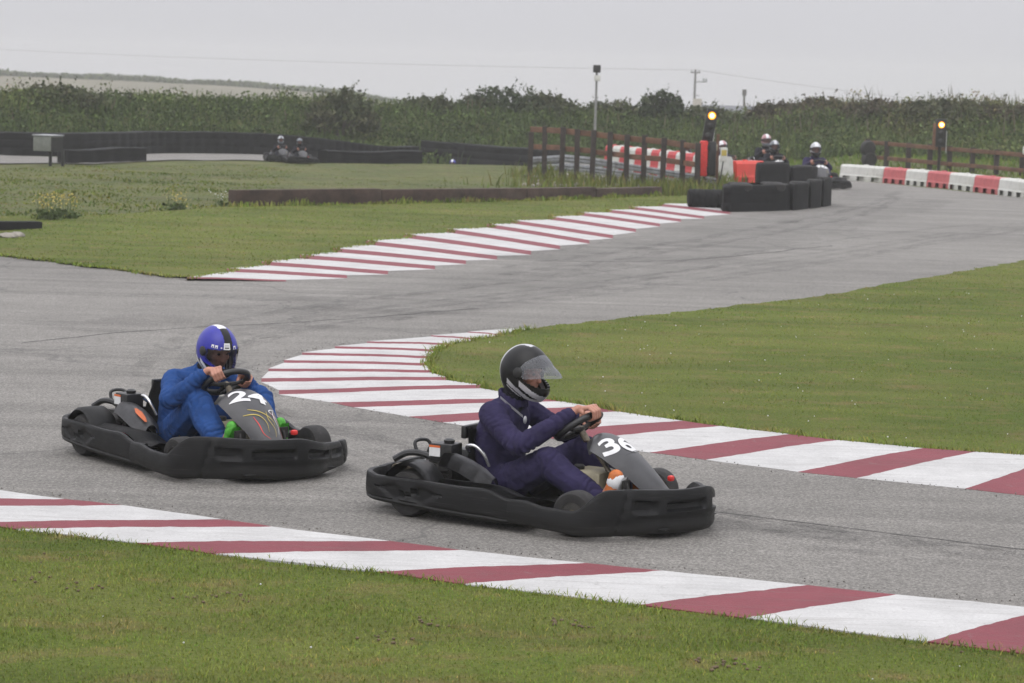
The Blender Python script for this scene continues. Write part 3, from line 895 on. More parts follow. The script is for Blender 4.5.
# ------------------------------------------------------------------ far hill, hedgerow, house, poles
bm = bmesh.new()
hx = np.linspace(-150, 60, 60)
def hill_top(x): return np.interp(x, [-150, -95, -82, -60, -45, -31, -15, 10, 60], [1.2, .75, .55, .25, -.1, -.8, -2.6, -3.6, -4.0])
vg = []
for xx in hx:
    vg.append([bm.verts.new((xx, yy, -30 + (hill_top(xx) + 30) * q)) for yy, q in ((230, 0), (300, .8), (350, .95), (400, 1.0), (450, .97), (700, .2))])
grid_faces(bm, vg)
tag(obj('hill', bm, 'straw'), kind='structure')
n = 12000
x = rng.uniform(-149, 10, n); y = 401 + rng.uniform(-2, 2, n)
z = hill_top(x) + rng.random(n) * (.55 + .35 * pnoise(x, y, .2)) 
v_, f_, t_ = leaf_cloud(np.stack([x, y, z], -1), rng.uniform(.5, 1.0, n), GREEN[rng.integers(0, 3, n)])
tag(np_mesh('distant_hedgerow', v_, f_, 'leaf', t_), kind='stuff')

# house behind the bank
c = P(727, 105.5, 210)
root = empty('house', (c.x, 210, -3.2)); tag(root, 'far house with grey slate roof half hidden behind the bank', 'house')
top = c.z + 3.2
bm = bmesh.new(); box(bm, (0, 0, (top - 1.1) / 2), (6.2, 5, top - 1.1)); obj('wall', bm, 'render', root, smooth=False)
bm = bmesh.new()
vs = [bm.verts.new(p) for p in ((-3.3, -2.8, top - 1.2), (3.3, -2.8, top - 1.2), (3.3, 2.8, top - 1.2), (-3.3, 2.8, top - 1.2), (-3.0, 0, top), (3.0, 0, top))]
for f in ((0, 1, 5, 4), (2, 3, 4, 5), (1, 2, 5), (3, 0, 4), (3, 2, 1, 0)): bm.faces.new([vs[i] for i in f])
rf = obj('roof', bm, 'slate', root, smooth=False)
bm = bmesh.new(); box(bm, (-2.5, 0, top + .1), (.7, .6, .8)); obj('chimney', bm, 'render', rf, smooth=False)
for xx in (-1.6, 1.6):
    bm = bmesh.new(); box(bm, (xx, -2.52, top - 2.0), (.9, .1, 1.0)); obj('window', bm, 'window', root, smooth=False)

# utility pole with wires
c = P(695.5, 69.5, 300)
bz = -4.5
root = empty('utility_pole', (c.x, 300, bz)); tag(root, 'tall wooden utility pole with crossarm and transformer against the sky', 'utility pole', 'poles beyond the bank')
hgt = c.z - bz
bm = bmesh.new(); tube(bm, [(0, 0, 0), (0, 0, hgt)], [.17, .12], 10); obj('post', bm, 'polewood', root)
for c_, s_ in (((0, 0, hgt - .35), (1.15, .14, .14)), ((.75, 0, hgt - 1.45), (1.3, .1, .09)), ((.3, 0, hgt - 3.1), (.5, .1, .08))):
    bm = bmesh.new(); box(bm, c_, s_); obj('crossarm', bm, 'polewood', root)
for xx in (-.45, 0.05, .45):
    bm = bmesh.new(); lathe(bm, [(.03, 0), (.06, .05), (.05, .1), (.07, .16), (.02, .25)], 8, 'Z', (xx, 0, hgt - .28)); obj('insulator', bm, 'pole', root)
for xx in (1.0, 1.32):
    bm = bmesh.new(); lathe(bm, [(.12, 0), (.13, .1), (.13, .35), (.06, .42)], 10, 'Z', (xx, 0, hgt - 1.42)); obj('transformer', bm, 'galv', root)
def wire(px0, py0, y0, px1, py1, y1, sag, label, r):
    a_, b_ = P(px0, py0, y0), P(px1, py1, y1)
    bm = bmesh.new()
    pts = [a_.lerp(b_, t) - Vector((0, 0, sag * 4 * t * (1 - t))) for t in np.linspace(0, 1, 40)]
    tube(bm, pts, r, 5)
    tag(obj('overhead_wire', bm, 'pole'), label, 'wire', 'overhead wires')
wire(694, 70, 300, -200, 38, 420, .8, 'thin overhead wire running left from the utility pole across the sky', .022)
wire(697, 70, 300, 1160, 122, 260, .5, 'thin overhead wire sagging right from the utility pole over the bank', .022)
def small_pole(px, pt, Y, r, label, head):
    c = P(px, pt, Y); root = empty('utility_pole', (c.x, Y, -4)); tag(root, label, 'utility pole', 'poles beyond the bank')
    bm = bmesh.new(); tube(bm, [(0, 0, 0), (0, 0, c.z + 4)], [r, r * .8], 8); obj('post', bm, 'polewood', root)
    bm = bmesh.new(); box(bm, (0, 0, c.z + 4 - head), (r * 3.2, r * 3, head * 2)); obj('head', bm, 'polewood', root, bevel=.02)
small_pole(744.5, 89.5, 240, .12, 'short grey pole with a thick head above the house roof', .3)
small_pole(630, 98, 260, .07, 'faint thin pole between the floodlight mast and round shrub', .12)
small_pole(702, 102, 260, .06, 'faint thin pole just right of the utility pole base', .1)

# floodlight mast
c = P(597, 65, 80)
bz = tz(c.x, 80) - .1
root = empty('floodlight_mast', (c.x, 80, bz)); tag(root, 'slim pale floodlight mast with dark lamp head behind the left fence', 'floodlight')
hg = c.z - bz
bm = bmesh.new(); tube(bm, [(0, 0, 0), (0, 0, hg - .2)], [.045, .035], 8); obj('mast', bm, 'pole', root)
bm = bmesh.new(); box(bm, (0, -.04, hg - .12), (.24, .2, .24)); obj('lamp_head', bm, 'darkmetal', root, bevel=.02)
bm = bmesh.new(); box(bm, (.02, -.05, hg - .42), (.2, .14, .18)); obj('junction_box', bm, 'bar_white', root, bevel=.015)

# ------------------------------------------------------------------ fences
def beam_bm(bm, a_, b_, w, h):
    a_, b_ = Vector(a_), Vector(b_)
    d = b_ - a_; L = d.length
    q = d.to_track_quat('X', 'Z').to_matrix()
    box(bm, (a_ + b_) / 2, (L, w, h), q)

fr = empty('post_and_rail_fence', (*G(531, 180), 0)); tag(fr, 'dark post and rail fence sloping beside the crash barrier left of the tyre stacks', 'fence')
fo = Vector(fr.location)
posts = [(529.5, 132, 180), (544, 126, 181), (561, 127, 182.5), (576.5, 129, 183.5), (591.6, 130, 184.5), (608.8, 132, 185.5), (625.8, 134.4, 186.5), (643, 135, 187.5), (661.9, 137.6, 189), (681.8, 140, 190.5), (697, 143, 192)]
pp = []
for px, pt, pb in posts:
    g = G(px, pb); t_ = P(px, pt, g[1]); pp.append((g, t_.z))
    bm = bmesh.new()
    lean = random.uniform(-.02, .02)
    beam_bm(bm, Vector((g[0], g[1], -.25)) - fo, Vector((g[0] + lean, g[1], t_.z)) - fo, .15, .13)
    obj('post', bm, 'fence', fr, bevel=.01)
def rail(mat, parent, fo, A, Bq, w=.05, h=.15):
    bm = bmesh.new(); beam_bm(bm, Vector(A) - fo, Vector(Bq) - fo, w, h); return obj('rail', bm, mat, parent, bevel=.008)
for k in range(0, 10, 2):
    (g0, z0), (g1, z1) = pp[k], pp[min(k + 2, 10)]
    z0 = z0 if k else pp[1][1]
    o_ = -.1
    a0 = (g0[0], g0[1] + o_, z0 - .10); a1 = (g1[0], g1[1] + o_, z1 - .10)
    rail('rail', fr, fo, (a0[0], a0[1] + .2, a0[2]), (a1[0], a1[1] + .2, a1[2]), h=.14)
    rail('rail', fr, fo, (a0[0], a0[1] + .2, a0[2] - .44), (a1[0], a1[1] + .2, a1[2] - .42), h=.13)

# crash barrier (armco)
ab = empty('crash_barrier', (*G(607, 176), 0)); tag(ab, 'grey corrugated steel crash barrier behind the post and rail fence', 'barrier')
fo = Vector(ab.location)
ax = [(532, 70, 157, 171), (565, 69, 154.5, 171), (590, 67.5, 157, 173), (607, 66.5, 160, 175), (650, 63.5, 167, 181), (694, 60.8, 174, 188), (716, 59.8, 178, 192)]
for row in (0, 1):
    bm = bmesh.new(); vg = []
    for px, Y, t_, b_ in ax:
        mid = (t_ + b_) / 2
        y0, y1 = (t_, mid - .6) if row == 0 else (mid + .6, b_)
        line = []
        for q, off in ((0, 0), (.12, -.04), (.3, -.08), (.42, -.03), (.5, 0), (.58, -.03), (.7, -.08), (.88, -.04), (1, 0)):
            p = P(px, y0 + (y1 - y0) * q, Y); line.append(bm.verts.new((p.x - fo.x, Y + off - fo.y, p.z - fo.z)))
        vg.append(line)
    grid_faces(bm, vg)
    bmesh.ops.solidify(bm, geom=bm.faces[:], thickness=.006)
    obj('beam', bm, 'galv', ab, angle=60)
for px in (545, 572, 600, 630, 660, 690):
    Y = np.interp(px, [a_[0] for a_ in ax], [a_[1] for a_ in ax]); t_ = np.interp(px, [a_[0] for a_ in ax], [a_[2] for a_ in ax])
    p = P(px, t_ + 1, Y + .12); bm = bmesh.new(); box(bm, (p.x - fo.x, p.y - fo.y, (p.z - .15) / 2 - .1), (.1, .1, p.z + .05)); obj('post', bm, 'galv', ab)

# plastic barriers beyond it
def water_barrier(name, a_, b_, w, h, mat, label, cat, group, notches=3):
    a_, b_ = Vector(a_), Vector(b_)
    d = b_ - a_; L = d.length; mid = (a_ + b_) / 2
    root = empty(name, mid, math.atan2(d.y, d.x))
    tag(root, label, cat, group)
    bm = bmesh.new()
    L2 = L * .985
    prof = [(-w / 2, .0), (-w / 2, h * .3), (-w * .46, h * .4), (-w * .41, h * .88), (-w * .30, h), (w * .30, h), (w * .41, h * .88), (w * .46, h * .4), (w / 2, h * .3), (w / 2, 0)]
    foot = []
    n = notches * 4
    xs_ = [-L2 / 2 + L2 * k / n for k in range(n + 1)]
    vg = []
    for k, xx in enumerate(xs_):
        e = .97 if k in (0, n) else 1.0
        vg.append([bm.verts.new((xx, yy * e, zz)) for yy, zz in prof])
    for k in range(n):
        for j in range(len(prof) - 1):
            if j in (0, len(prof) - 2) and k % 4 in (1, 2): continue
            bm.faces.new((vg[k][j], vg[k][j + 1], vg[k + 1][j + 1], vg[k + 1][j]))
    bm.faces.new(vg[0]); bm.faces.new(vg[-1][::-1])
    obj('body', bm, mat, root, smooth=False)
    for k in range(n):
        if k % 4 == 1:
            bm = bmesh.new()
            box(bm, ((xs_[k] + xs_[k + 2]) / 2, 0, h * .15), (xs_[k + 2] - xs_[k] - .004, w * .6, h * .29))
            obj('fork_slot', bm, mat, root, smooth=False)
    bm = bmesh.new(); box(bm, (0, 0, h + .012), (.12, .08, .03)); obj('filler_cap', bm, mat, root, bevel=.008)
    return root
A0, A1 = Vector((*[P(611, 150, 73).x, 73], 0)), Vector((P(727, 150, 64.5).x, 64.5, 0))
nB = 14
where = ['leftmost of the run, beside the second fence post from the floodlight mast', 'second from the left in the run', 'third from the left in the run', 'fourth from the left in the run', 'fifth from the left in the run', 'sixth from the left in the run', 'seventh from the left in the run', 'eighth from the left in the run', 'ninth from the left in the run', 'tenth from the left in the run', 'eleventh from the left in the run', 'next to last before the red block', 'last before the red block']
ordn = ['first', 'second', 'third', 'fourth', 'fifth', 'sixth', 'seventh', 'eighth', 'ninth', 'tenth', 'eleventh', 'twelfth', 'thirteenth', 'last']
for k in range(nB):
    a_, b_ = A0.lerp(A1, k / nB), A0.lerp(A1, (k + 1) / nB)
    red = k % 2 == 0 and k < 11
    water_barrier('plastic_barrier', a_, b_, .45, .71, 'bar_red' if red else 'bar_white', f"{'bright red' if red else 'white'} plastic barrier behind the fence, {ordn[k] + ' from the left in that run' if k < 13 else 'next to the bright red block'}", 'barrier', 'plastic barriers behind the left fence', 2)
# red block at the end
b0, b1 = G(730, 184), G(758, 183.5)
root = water_barrier('plastic_barrier', (b0[0], b0[1], 0), (b1[0], b1[1] - .05, 0), .5, .60, 'bar_bright', 'lone bright red plastic block standing beside the black tyre barrier', 'barrier', 'plastic barriers behind the left fence', 2)
# low right-hand barriers
segs = [(844.5, 888, 179.5, 182.8, 'bar_white', 'long dirty white barrier at the left end of the low right hand row'),
        (888.5, 911, 183, 185, 'bar_faded', 'faded red barrier next to the long white one in the right hand row'),
        (911, 932.5, 185, 187, 'bar_white', 'white barrier between the first two faded red ones, right hand row'),
        (932.5, 955, 187, 189, 'bar_faded', 'faded red barrier directly below the right hand amber signal'),
        (955, 980, 189, 192, 'bar_white', 'white barrier just right of the one below the right hand amber signal'),
        (980, 1005, 192, 195, 'bar_faded', 'rightmost faded red barrier in the low right hand row'),
        (1005, 1031, 195, 198.4, 'bar_white', 'white barrier cut by the right edge of the photo')]
for x0, x1, y0, y1, mt, lb in segs:
    a_, b_ = G(x0, y0), G(x1, y1)
    water_barrier('plastic_barrier', (*a_, 0), (*b_, 0), .42, .43, mt, lb, 'barrier', 'low plastic barriers along the right of the track', 3)

# right fence
fr = empty('post_and_rail_fence', (*G(930, 172), 0)); tag(fr, 'brown two rail fence standing behind the low right hand barriers', 'fence')
fo = Vector(fr.location)
rp = []
for px, pt in ((868, 140), (887, 142), (909, 143.5), (930.4, 145), (950, 147), (973, 148.5), (997, 150.5), (1022.5, 153), (1050, 155.5), (1080, 158)):
    Y = np.interp(px, [865, 1024, 1080], [76.5, 71.8, 70]); p = P(px, pt, Y); gz = tz(p.x, Y)
    rp.append(p)
    bm = bmesh.new(); box(bm, (p.x - fo.x, Y - fo.y, (p.z + .03 + gz - .2) / 2), (.14, .12, p.z + .03 - gz + .2)); obj('post', bm, 'fence', fr, bevel=.01)
for k in range(0, 8, 2):
    for dz in (-.06, -.5):
        a_, b_ = rp[k].copy(), rp[min(k + 2, 9)].copy()
        if k == 0: a_ = P(864.5, 139.8, 76.7)
        a_.z += dz; b_.z += dz; a_.y -= .09; b_.y -= .09
        rail('rail', fr, fo, a_, b_, h=.12)
# rubber stubs at its left end
for px, py, lb in ((868, 148.5, 'black tyre hung on the left end post of the right hand fence'), (869, 159.5, 'black tyre leaning low at the left end post of the right hand fence')):
    p = P(px, py, 76.1); bm = bmesh.new(); lathe(bm, [(.1, -.1), (.2, -.11), (.24, -.06), (.24, .06), (.2, .11), (.1, .1)], 20, 'Y'); o_ = obj('tyre', bm, 'tyre'); o_.location = p; o_.rotation_euler = (0, 0, .4)
    tag(o_, lb, 'tyre', 'loose tyres by the fences')

# signals
def signal(name, base, top_l, half_w, box_h, lean, label, pad):
    root = empty(name, base); tag(root, label, 'signal light', 'amber signal lights')
    hgt = top_l
    lx = lambda z: lean * z
    rot = Matrix.Rotation(math.atan(lean), 3, 'Y')
    bm = bmesh.new(); tube(bm, [(0, .08, 0), (lx(hgt), .08, hgt - .1)], .05, 10); obj('post', bm, 'fence', root)
    bm = bmesh.new(); zc = hgt - box_h / 2; box(bm, (lx(zc), 0, zc), (half_w * 2, .16, box_h), rot); hb = obj('housing', bm, 'sig_black', root, bevel=.015)
    zl = hgt - .17
    bm = bmesh.new(); lathe(bm, [(.001, -.03), (.06, -.028), (.086, -.015), (.092, 0), (.092, .02)], 24, 'Y', (lx(zl), -.085, zl)); obj('lens', bm, 'amber', root)
    bm = bmesh.new(); lathe(bm, [(.001, -.05), (.03, -.046), (.056, -.03), (.056, -.02)], 20, 'Y', (lx(zl), -.085, zl)); obj('lamp', bm, 'lampcore', root)
    bm = bmesh.new()
    vg = []
    for k in range(15):
        a_ = math.pi * k / 14
        vg.append([bm.verts.new((lx(zl) + .118 * math.cos(a_), yy, zl + .118 * math.sin(a_))) for yy in (-.08, -.16)])
    grid_faces(bm, vg); bmesh.ops.solidify(bm, geom=bm.faces[:], thickness=.005)
    obj('visor', bm, 'sig_black', root)
    for zq in (hgt - .42, hgt - .66):
        bm = bmesh.new(); lathe(bm, [(.001, -.02), (.05, -.02), (.08, -.006), (.085, 0)], 20, 'Y', (lx(zq), -.082, zq)); obj('unlit_lens', bm, 'black', root)
    bm = bmesh.new(); tube(bm, [(lx(hgt - .5) + half_w + .01, -.05, hgt - .35), (lx(hgt - .9) + half_w + .015, -.05, hgt - 1.0)], .008, 6); obj('cable', bm, 'white', root)
    return root
Ys = 60.5
g = P(697.5, 192, Ys)
top = P(709.5, 108.5, Ys)
sg = signal('signal_light', (g.x, Ys, -.05), top.z + .05, .13, .84, .15, 'left amber signal on a leaning black box above the red padded post', True)
pad = empty('crash_pad', (P(705, 175, Ys).x, Ys - .22, 0)); tag(pad, 'red and black padding wrapped round the foot of the left amber signal', 'crash pad')
zb, zt = P(705, 176, Ys).z, P(705, 140.5, Ys).z
bm = bmesh.new(); box(bm, (-.07, 0, (zb + zt) / 2), (.2, .2, zt - zb))
obj('red_half', bm, 'red', pad, bevel=.05)
bm = bmesh.new(); box(bm, (.13, .02, (zb + zt) / 2), (.2, .22, zt - zb - .02)); obj('black_half', bm, 'black', pad, bevel=.05)
bm = bmesh.new()
for q in (.2, .82): box(bm, (.05, -.02, zb + (zt - zb) * q), (.07, .19, .14))
obj('strap', bm, 'black', pad, bevel=.02)
bm = bmesh.new(); tube(bm, [(0, .0, -.1), (0, 0, zb + .05)], .06, 8); obj('stake', bm, 'fence', pad)
# small control box on a stick
Yb = 59.8
cb = empty('control_box', (P(724, 150, Yb).x, Yb, 0)); tag(cb, 'white control box with a yellow label on a thin stick right of the red padding', 'control box')
zb, zt = P(724, 161.5, Yb).z, P(724, 147.5, Yb).z
bm = bmesh.new(); box(bm, (0, 0, (zb + zt) / 2), (.165, .12, zt - zb)); obj('body', bm, 'bar_white', cb, bevel=.02)
bm = bmesh.new(); box(bm, (0, -.065, zb + (zt - zb) * .62), (.12, .006, .14)); obj('label_plate', bm, 'yellow', cb)
bm = bmesh.new(); tube(bm, [(-.18, .02, -.05), (-.05, .02, .4), (0, .02, zb + .05)], .016, 8); obj('stick', bm, 'darkmetal', cb)
pb = empty('junction_box', (P(715.3, 145, Ys).x, Ys - .1, 0)); tag(pb, 'small cream box on a brown post between signal and control box', 'box')
bm = bmesh.new(); box(bm, (0, 0, P(715, 147.5, Ys).z), (.1, .1, .15)); obj('body', bm, 'tank', pb, bevel=.01)
bm = bmesh.new(); box(bm, (.06, .1, P(715, 160, Ys).z), (.07, .07, 1.25)); obj('stake', bm, 'rail', pb)

# right signal on fence post
Yq = 74.0
g = P(937.5, 172, Yq); top = P(938, 118.8, Yq)
gz = tz(g.x, Yq)
s2 = signal('signal_light', (g.x, Yq - .25, gz - .1), top.z - gz + .1, .155, .82, .0, 'right amber signal in a square black box rising above the brown fence', False)
bm = bmesh.new(); box(bm, (-.19, .02, top.z - gz - .42), (.06, .2, .78)); obj('side_board', bm, 'rail', s2, bevel=.006)

# pale cap at the right edge
Yc = 71.5
mk = empty('marker_post', (P(1026.5, 150, Yc).x, Yc - .2, 0)); tag(mk, 'dark marker post with a white cap at the far right edge', 'marker post')
zt = P(1026, 144, Yc).z
bm = bmesh.new(); box(bm, (0, 0, (zt - .2) / 2), (.16, .14, zt - .2)); obj('post', bm, 'fence', mk, bevel=.01)
bm = bmesh.new(); lathe(bm, [(.13, 0), (.15, .05), (.14, .2), (.08, .27), (.01, .29)], 18, 'Z', (0, 0, zt - .29)); obj('cap', bm, 'bar_white', mk)

# ------------------------------------------------------------------ timber edging
te = empty('timber_edging', (SL[0][0], SL[0][1], 0)); tag(te, 'low wall of old brown sleepers along the mown strip', 'timber edging')
fo = Vector(te.location)
for k in range(4):
    a_, b_ = Vector((*SL[k], 0)), Vector((*SL[k + 1], 0))
    hs = [.32, .29, .27, .22][k]
    d = (b_ - a_).normalized() * .012
    bm = bmesh.new(); beam_bm(bm, a_ + d + Vector((0, 0, hs / 2 + .02)) - fo, b_ - d + Vector((0, 0, hs / 2 + random.uniform(.0, .02))) - fo, .22, hs)
    obj('sleeper', bm, 'sleeper', te, bevel=.015)
x = []; y = []
for k in range(4):
    q = rng.random(420); x.append(SL[k][0] + (SL[k + 1][0] - SL[k][0]) * q + rng.normal(0, .05, 420)); y.append(SL[k][1] + (SL[k + 1][1] - SL[k][1]) * q - .16 - rng.random(420) * .15)
x, y = np.concatenate(x), np.concatenate(y); n = len(x)
blades('grass', x, y, np.full(n, .02), rng.uniform(.04, .13, n) * (1 + .9 * np.clip(pnoise(x, y, 1.5, 8), -.6, 1)), rng.uniform(.02, .04, n), tints(n, .1), 'blade', lean=.6)

# rubble under the fence
bm = bmesh.new()
for k in range(150):
    g = G(random.gauss(572, 26), random.uniform(176, 187)); r = random.uniform(.03, .11)
    mt = Matrix.Translation((g[0], g[1], tz(*g) + r * .3)) @ Matrix.Rotation(random.uniform(0, 3), 4, 'Z') @ Matrix.Diagonal((r, r * .7, r * .55, 1))
    bmesh.ops.create_icosphere(bm, subdivisions=1, radius=1, matrix=mt)
tag(obj('rubble', bm, 'boxpale', smooth=False), kind='stuff')

# low black edging at the far left
e0, e1 = G(-60, 235), G(38, 230)
bm = bmesh.new(); beam_bm(bm, (e0[0], e0[1], .09), (e1[0], e1[1], .02), .2, .24)
tag(obj('rubber_edging', bm, 'tyrewall', bevel=.03), 'low black rubber strip at the left edge below the yellow flowers', 'rubber edging')
# pale stones by it
for k, (px, py, lb) in enumerate(((8, 239.5, 'pale flat stone at the left edge of the mown grass'), (17, 238.5, 'smaller pale stone right of the flat stone at the left edge'))):
    g = G(px, py); bm = bmesh.new(); bmesh.ops.create_icosphere(bm, subdivisions=3, radius=1)
    for v in bm.verts: v.co *= 1 + .2 * mnoise.noise(v.co * 1.7 + Vector((k * 5, 0, 0)))
    for v in bm.verts: v.co = Vector((v.co.x * (.16 - .05 * k), v.co.y * .12, v.co.z * .055))
    o_ = obj('stone', bm, 'boxpale'); o_.location = (g[0], g[1], .05); tag(o_, lb, 'stone', 'pale stones at the left')

# ------------------------------------------------------------------ ragwort and white umbels
def flower_plant(px, py, hgt, wid, n, mat, label, cat, name):
    g = G(px, py); bz = tz(*g)
    root = empty(name, (g[0], g[1], bz)); tag(root, label, cat, 'wild flowers on the mound')
    bm = bmesh.new(); heads = []
    for k in range(n):
        bx, by = random.gauss(0, wid * .3), random.gauss(0, wid * .3)
        tp_ = Vector((bx * 1.3 + random.gauss(0, .04), by * 1.3, hgt * random.uniform(.6, 1.0)))
        tube(bm, [(bx, by, 0), Vector((bx, by, 0)).lerp(tp_, .6), tp_], [.008, .006, .004], 5); heads.append(tp_)
    obj('stems', bm, M['leafgreen'], root)
    hb = []
    for h_ in heads:
        for q in range(9):
            hb.append((h_.x + random.gauss(0, .06), h_.y + random.gauss(0, .06), h_.z + random.gauss(0, .05)))
    hb = np.array(hb); v_, f_, t_ = leaf_cloud(hb, rng.uniform(.02, .04, len(hb)), np.ones((len(hb), 3)))
    np_mesh('flower_heads', v_, f_, mat, t_, root)
    lf = np.array([(random.gauss(0, wid * .35), random.gauss(0, wid * .35), random.uniform(.02, hgt * .4)) for _ in range(n * 9)])
    v_, f_, t_ = leaf_cloud(lf, rng.uniform(.05, .11, len(lf)), np.array([[.07, .1, .03]]) * rng.uniform(.7, 1.3, len(lf))[:, None])
    np_mesh('leaves', v_, f_, 'leaf', t_, root)
M['leafgreen'] = simple('stem_green', (.07, .1, .03), .8)
flower_plant(50, 221, .42, .42, 14, 'yellow', 'larger clump of yellow ragwort beside the black rubber strip', 'flower', 'ragwort_plant')
flower_plant(66, 220, .42, .32, 9, 'yellow', 'clump of yellow ragwort just right of the larger clump', 'flower', 'ragwort_plant')
flower_plant(176, 211, .34, .3, 8, 'yellow', 'yellow ragwort clump standing left of the sleeper wall', 'flower', 'ragwort_plant')
flower_plant(221, 207, .26, .16, 3, 'white', 'white umbel flower at the left end of the sleeper wall', 'flower', 'white_flower')

# ------------------------------------------------------------------ tyre walls (far left)
def belt_wall(name, pts, h, label, group='tyre walls along the far lane', cell=.55, thick=.5):
    pts = [Vector((p[0], p[1], 0)) for p in pts]
    tot = sum((b_ - a_).length for a_, b_ in zip(pts[:-1], pts[1:]))
    n = max(4, int(tot / cell)) * 6
    sp = spline([(p.x, p.y) for p in pts], n + 1)
    bm = bmesh.new(); vg = []
    for k, p in enumerate(sp):
        d = sp[min(k + 1, n)] - sp[max(k - 1, 0)]; d /= np.linalg.norm(d)
        nrm = np.array([d[1], -d[0]])
        ph = (k % 6) / 6 * 2 * math.pi
        bul = .5 * thick * (1 + .12 * (math.sin(ph / 2) - .5))
        hh_ = h * (1 + .025 * mnoise.noise(Vector((p[0] * 1.3, p[1], 1))))
        z0 = tz(p[0], p[1])
        line = []
        for s_, zz in ((1, -.05), (1, .32), (.97, .34), (.97, .36), (1, .38), (1, .66), (.97, .68), (.97, .70), (1, .72), (.98, .95), (.85, 1.0), (-.85, 1.0), (-1, .95), (-1, -.05)):
            line.append(bm.verts.new((p[0] + nrm[0] * bul * s_, p[1] + nrm[1] * bul * s_, z0 + zz * hh_)))
        vg.append(line)
    grid_faces(bm, vg); bm.faces.new(vg[0][::-1]); bm.faces.new(vg[-1])
    return tag(obj(name, bm, 'tyrewall', angle=30), label, 'tyre wall', group)
belt_wall('tyre_wall', [(-30, 70.3), (-14.6, 70.6), (-10.6, 76.6), (-6.5, 79), (-3.4, 82.5)], .66, 'long black tyre wall at the foot of the bank behind the far lane')
belt_wall('tyre_wall', [(-3.2, 83.5), (-1.6, 83.4), (0, 82.5), (1.2, 81)], .7, 'right hand stretch of black tyre wall behind the blue helmeted driver')
belt_wall('tyre_wall', [G(62, 164.5), G(100, 164), G(141, 163)], .38, 'short black tyre wall standing before the far lane near the grey box', thick=.4)
belt_wall('tyre_wall', [G(322, 165), G(360, 165), G(420, 166)], .36, 'low untidy row of tyres right of the two distant karts')

# grey box on legs
Yb = 63.0
sb = empty('box_on_legs', (P(48, 160, Yb).x, Yb, tz(P(48, 160, Yb).x, Yb))); tag(sb, 'weathered grey box on two legs standing on the mound at left', 'box')
zo = sb.location.z
zt, zb = P(48, 136, Yb).z - zo, P(48, 151, Yb).z - zo
q = Matrix.Rotation(R(-28), 3, 'Z')
bm = bmesh.new(); box(bm, (0, 0, (zt + zb) / 2), (.56, .5, zt - zb), q); obj('body', bm, 'boxgrey', sb, bevel=.02)
bm = bmesh.new(); box(bm, q @ Vector((.283, 0, (zt + zb) / 2 - .01)), (.012, .46, (zt - zb) * .92), q); obj('side_panel', bm, 'sig_black', sb)
bm = bmesh.new(); box(bm, (0, 0, zt + .02), (.6, .54, .03), q); obj('lid', bm, 'galv', sb, bevel=.01)
for px in (50, 62.3):
    xx = P(px, 160, Yb).x - sb.location.x
    bm = bmesh.new(); box(bm, (xx, .05, zb / 2 - .05), (.07, .07, zb + .15)); obj('leg', bm, 'sig_black', sb)
# ------------------------------------------------------------------ tyre barrier blocks
def tyre_bundle(name, a_, depth, h, label, bands=3):
    """belted bundle: a_ = (left ground pt, right ground pt) of its front face"""
    p0, p1 = Vector((*a_[0], 0)), Vector((*a_[1], 0))
    d = p1 - p0; L = d.length
    root = empty(name, (p0 + p1) / 2); tag(root, label, 'tyre barrier', 'belted tyre bundles beside the track')
    slope = d.y / d.x; L = d.x
    bm = bmesh.new()
    n = 44; vg = []
    for k in range(n):                                   # rounded-rectangle plan
        a = 2 * math.pi * k / n
        ca, sa = math.cos(a), math.sin(a)
        e = .42
        x_ = L / 2 * math.copysign(abs(ca) ** e, ca); y_ = depth / 2 * math.copysign(abs(sa) ** e, sa) + depth / 2
        line = []
        for j, zz in enumerate((0, .04, .1, .3, .325, .35, .37, .62, .645, .67, .69, .9, .97, 1.0)):
            sag = .995 if j in (4, 5, 8, 9) else 1.0
            if zz == .9: sag = .985
            if zz == .97: sag = .95
            if zz == 1.0: sag = .86
            w = 1 + .03 * mnoise.noise(Vector((x_ * 3 + p0.x, y_ * 3, zz * 3))) + .012 * math.sin(k * 1.4)
            line.append(bm.verts.new((x_ * sag * w, (y_ - depth / 2) * sag * w + depth / 2 + slope * x_ * sag * w + .12 * y_ * 0, zz * h)))
        vg.append(line)
    grid_faces(bm, vg, closed_u=True)
    obj('belt', bm, 'tyrewall', root, angle=35)
    bm = bmesh.new()                                      # tyres showing on top
    nx = max(1, int(L / .52)); ny = max(1, int(depth / .52)); tr_ = min(1, L / nx / .52)
    for i in range(nx):
        for j in range(ny):
            c = ((i + .5) / nx * L - L / 2, (j + .5) / ny * depth + slope * ((i + .5) / nx * L - L / 2), h - .03)
            lathe(bm, [(r_ * tr_, z_) for r_, z_ in ((.12, -.1), (.2, -.11), (.24, -.06), (.24, .02), (.2, .05), (.13, .04), (.12, .0))], 20, 'Z', c)
    obj('tyres', bm, 'tyre', root)
    return root
tyre_bundle('tyre_bundle', (G(724, 212.5), G(791, 211)), 1.1, .55, 'largest black belted tyre bundle facing the kerb end')
tyre_bundle('tyre_bundle', (G(792, 211), G(809, 209)), .9, .56, 'belted tyre bundle immediately right of the largest one')
tyre_bundle('tyre_bundle', (G(809.5, 209), G(822, 207.5)), .9, .58, 'third belted tyre bundle from the left in the front row')
tyre_bundle('tyre_bundle', (G(822.5, 207.4), G(832, 205.6)), .9, .60, 'rightmost narrow belted tyre bundle of the front row')
tyre_bundle('tyre_bundle', (G(757, 196), G(790, 195)), .9, .76, 'tall belted tyre bundle behind the front row, beside the red block')
tyre_bundle('tyre_bundle', (G(790.3, 195), G(818, 193.5)), .9, .66, 'rear belted tyre bundle under the pale helmeted driver')
g0 = G(692, 209.5); g1 = G(725, 208)
bm = bmesh.new()
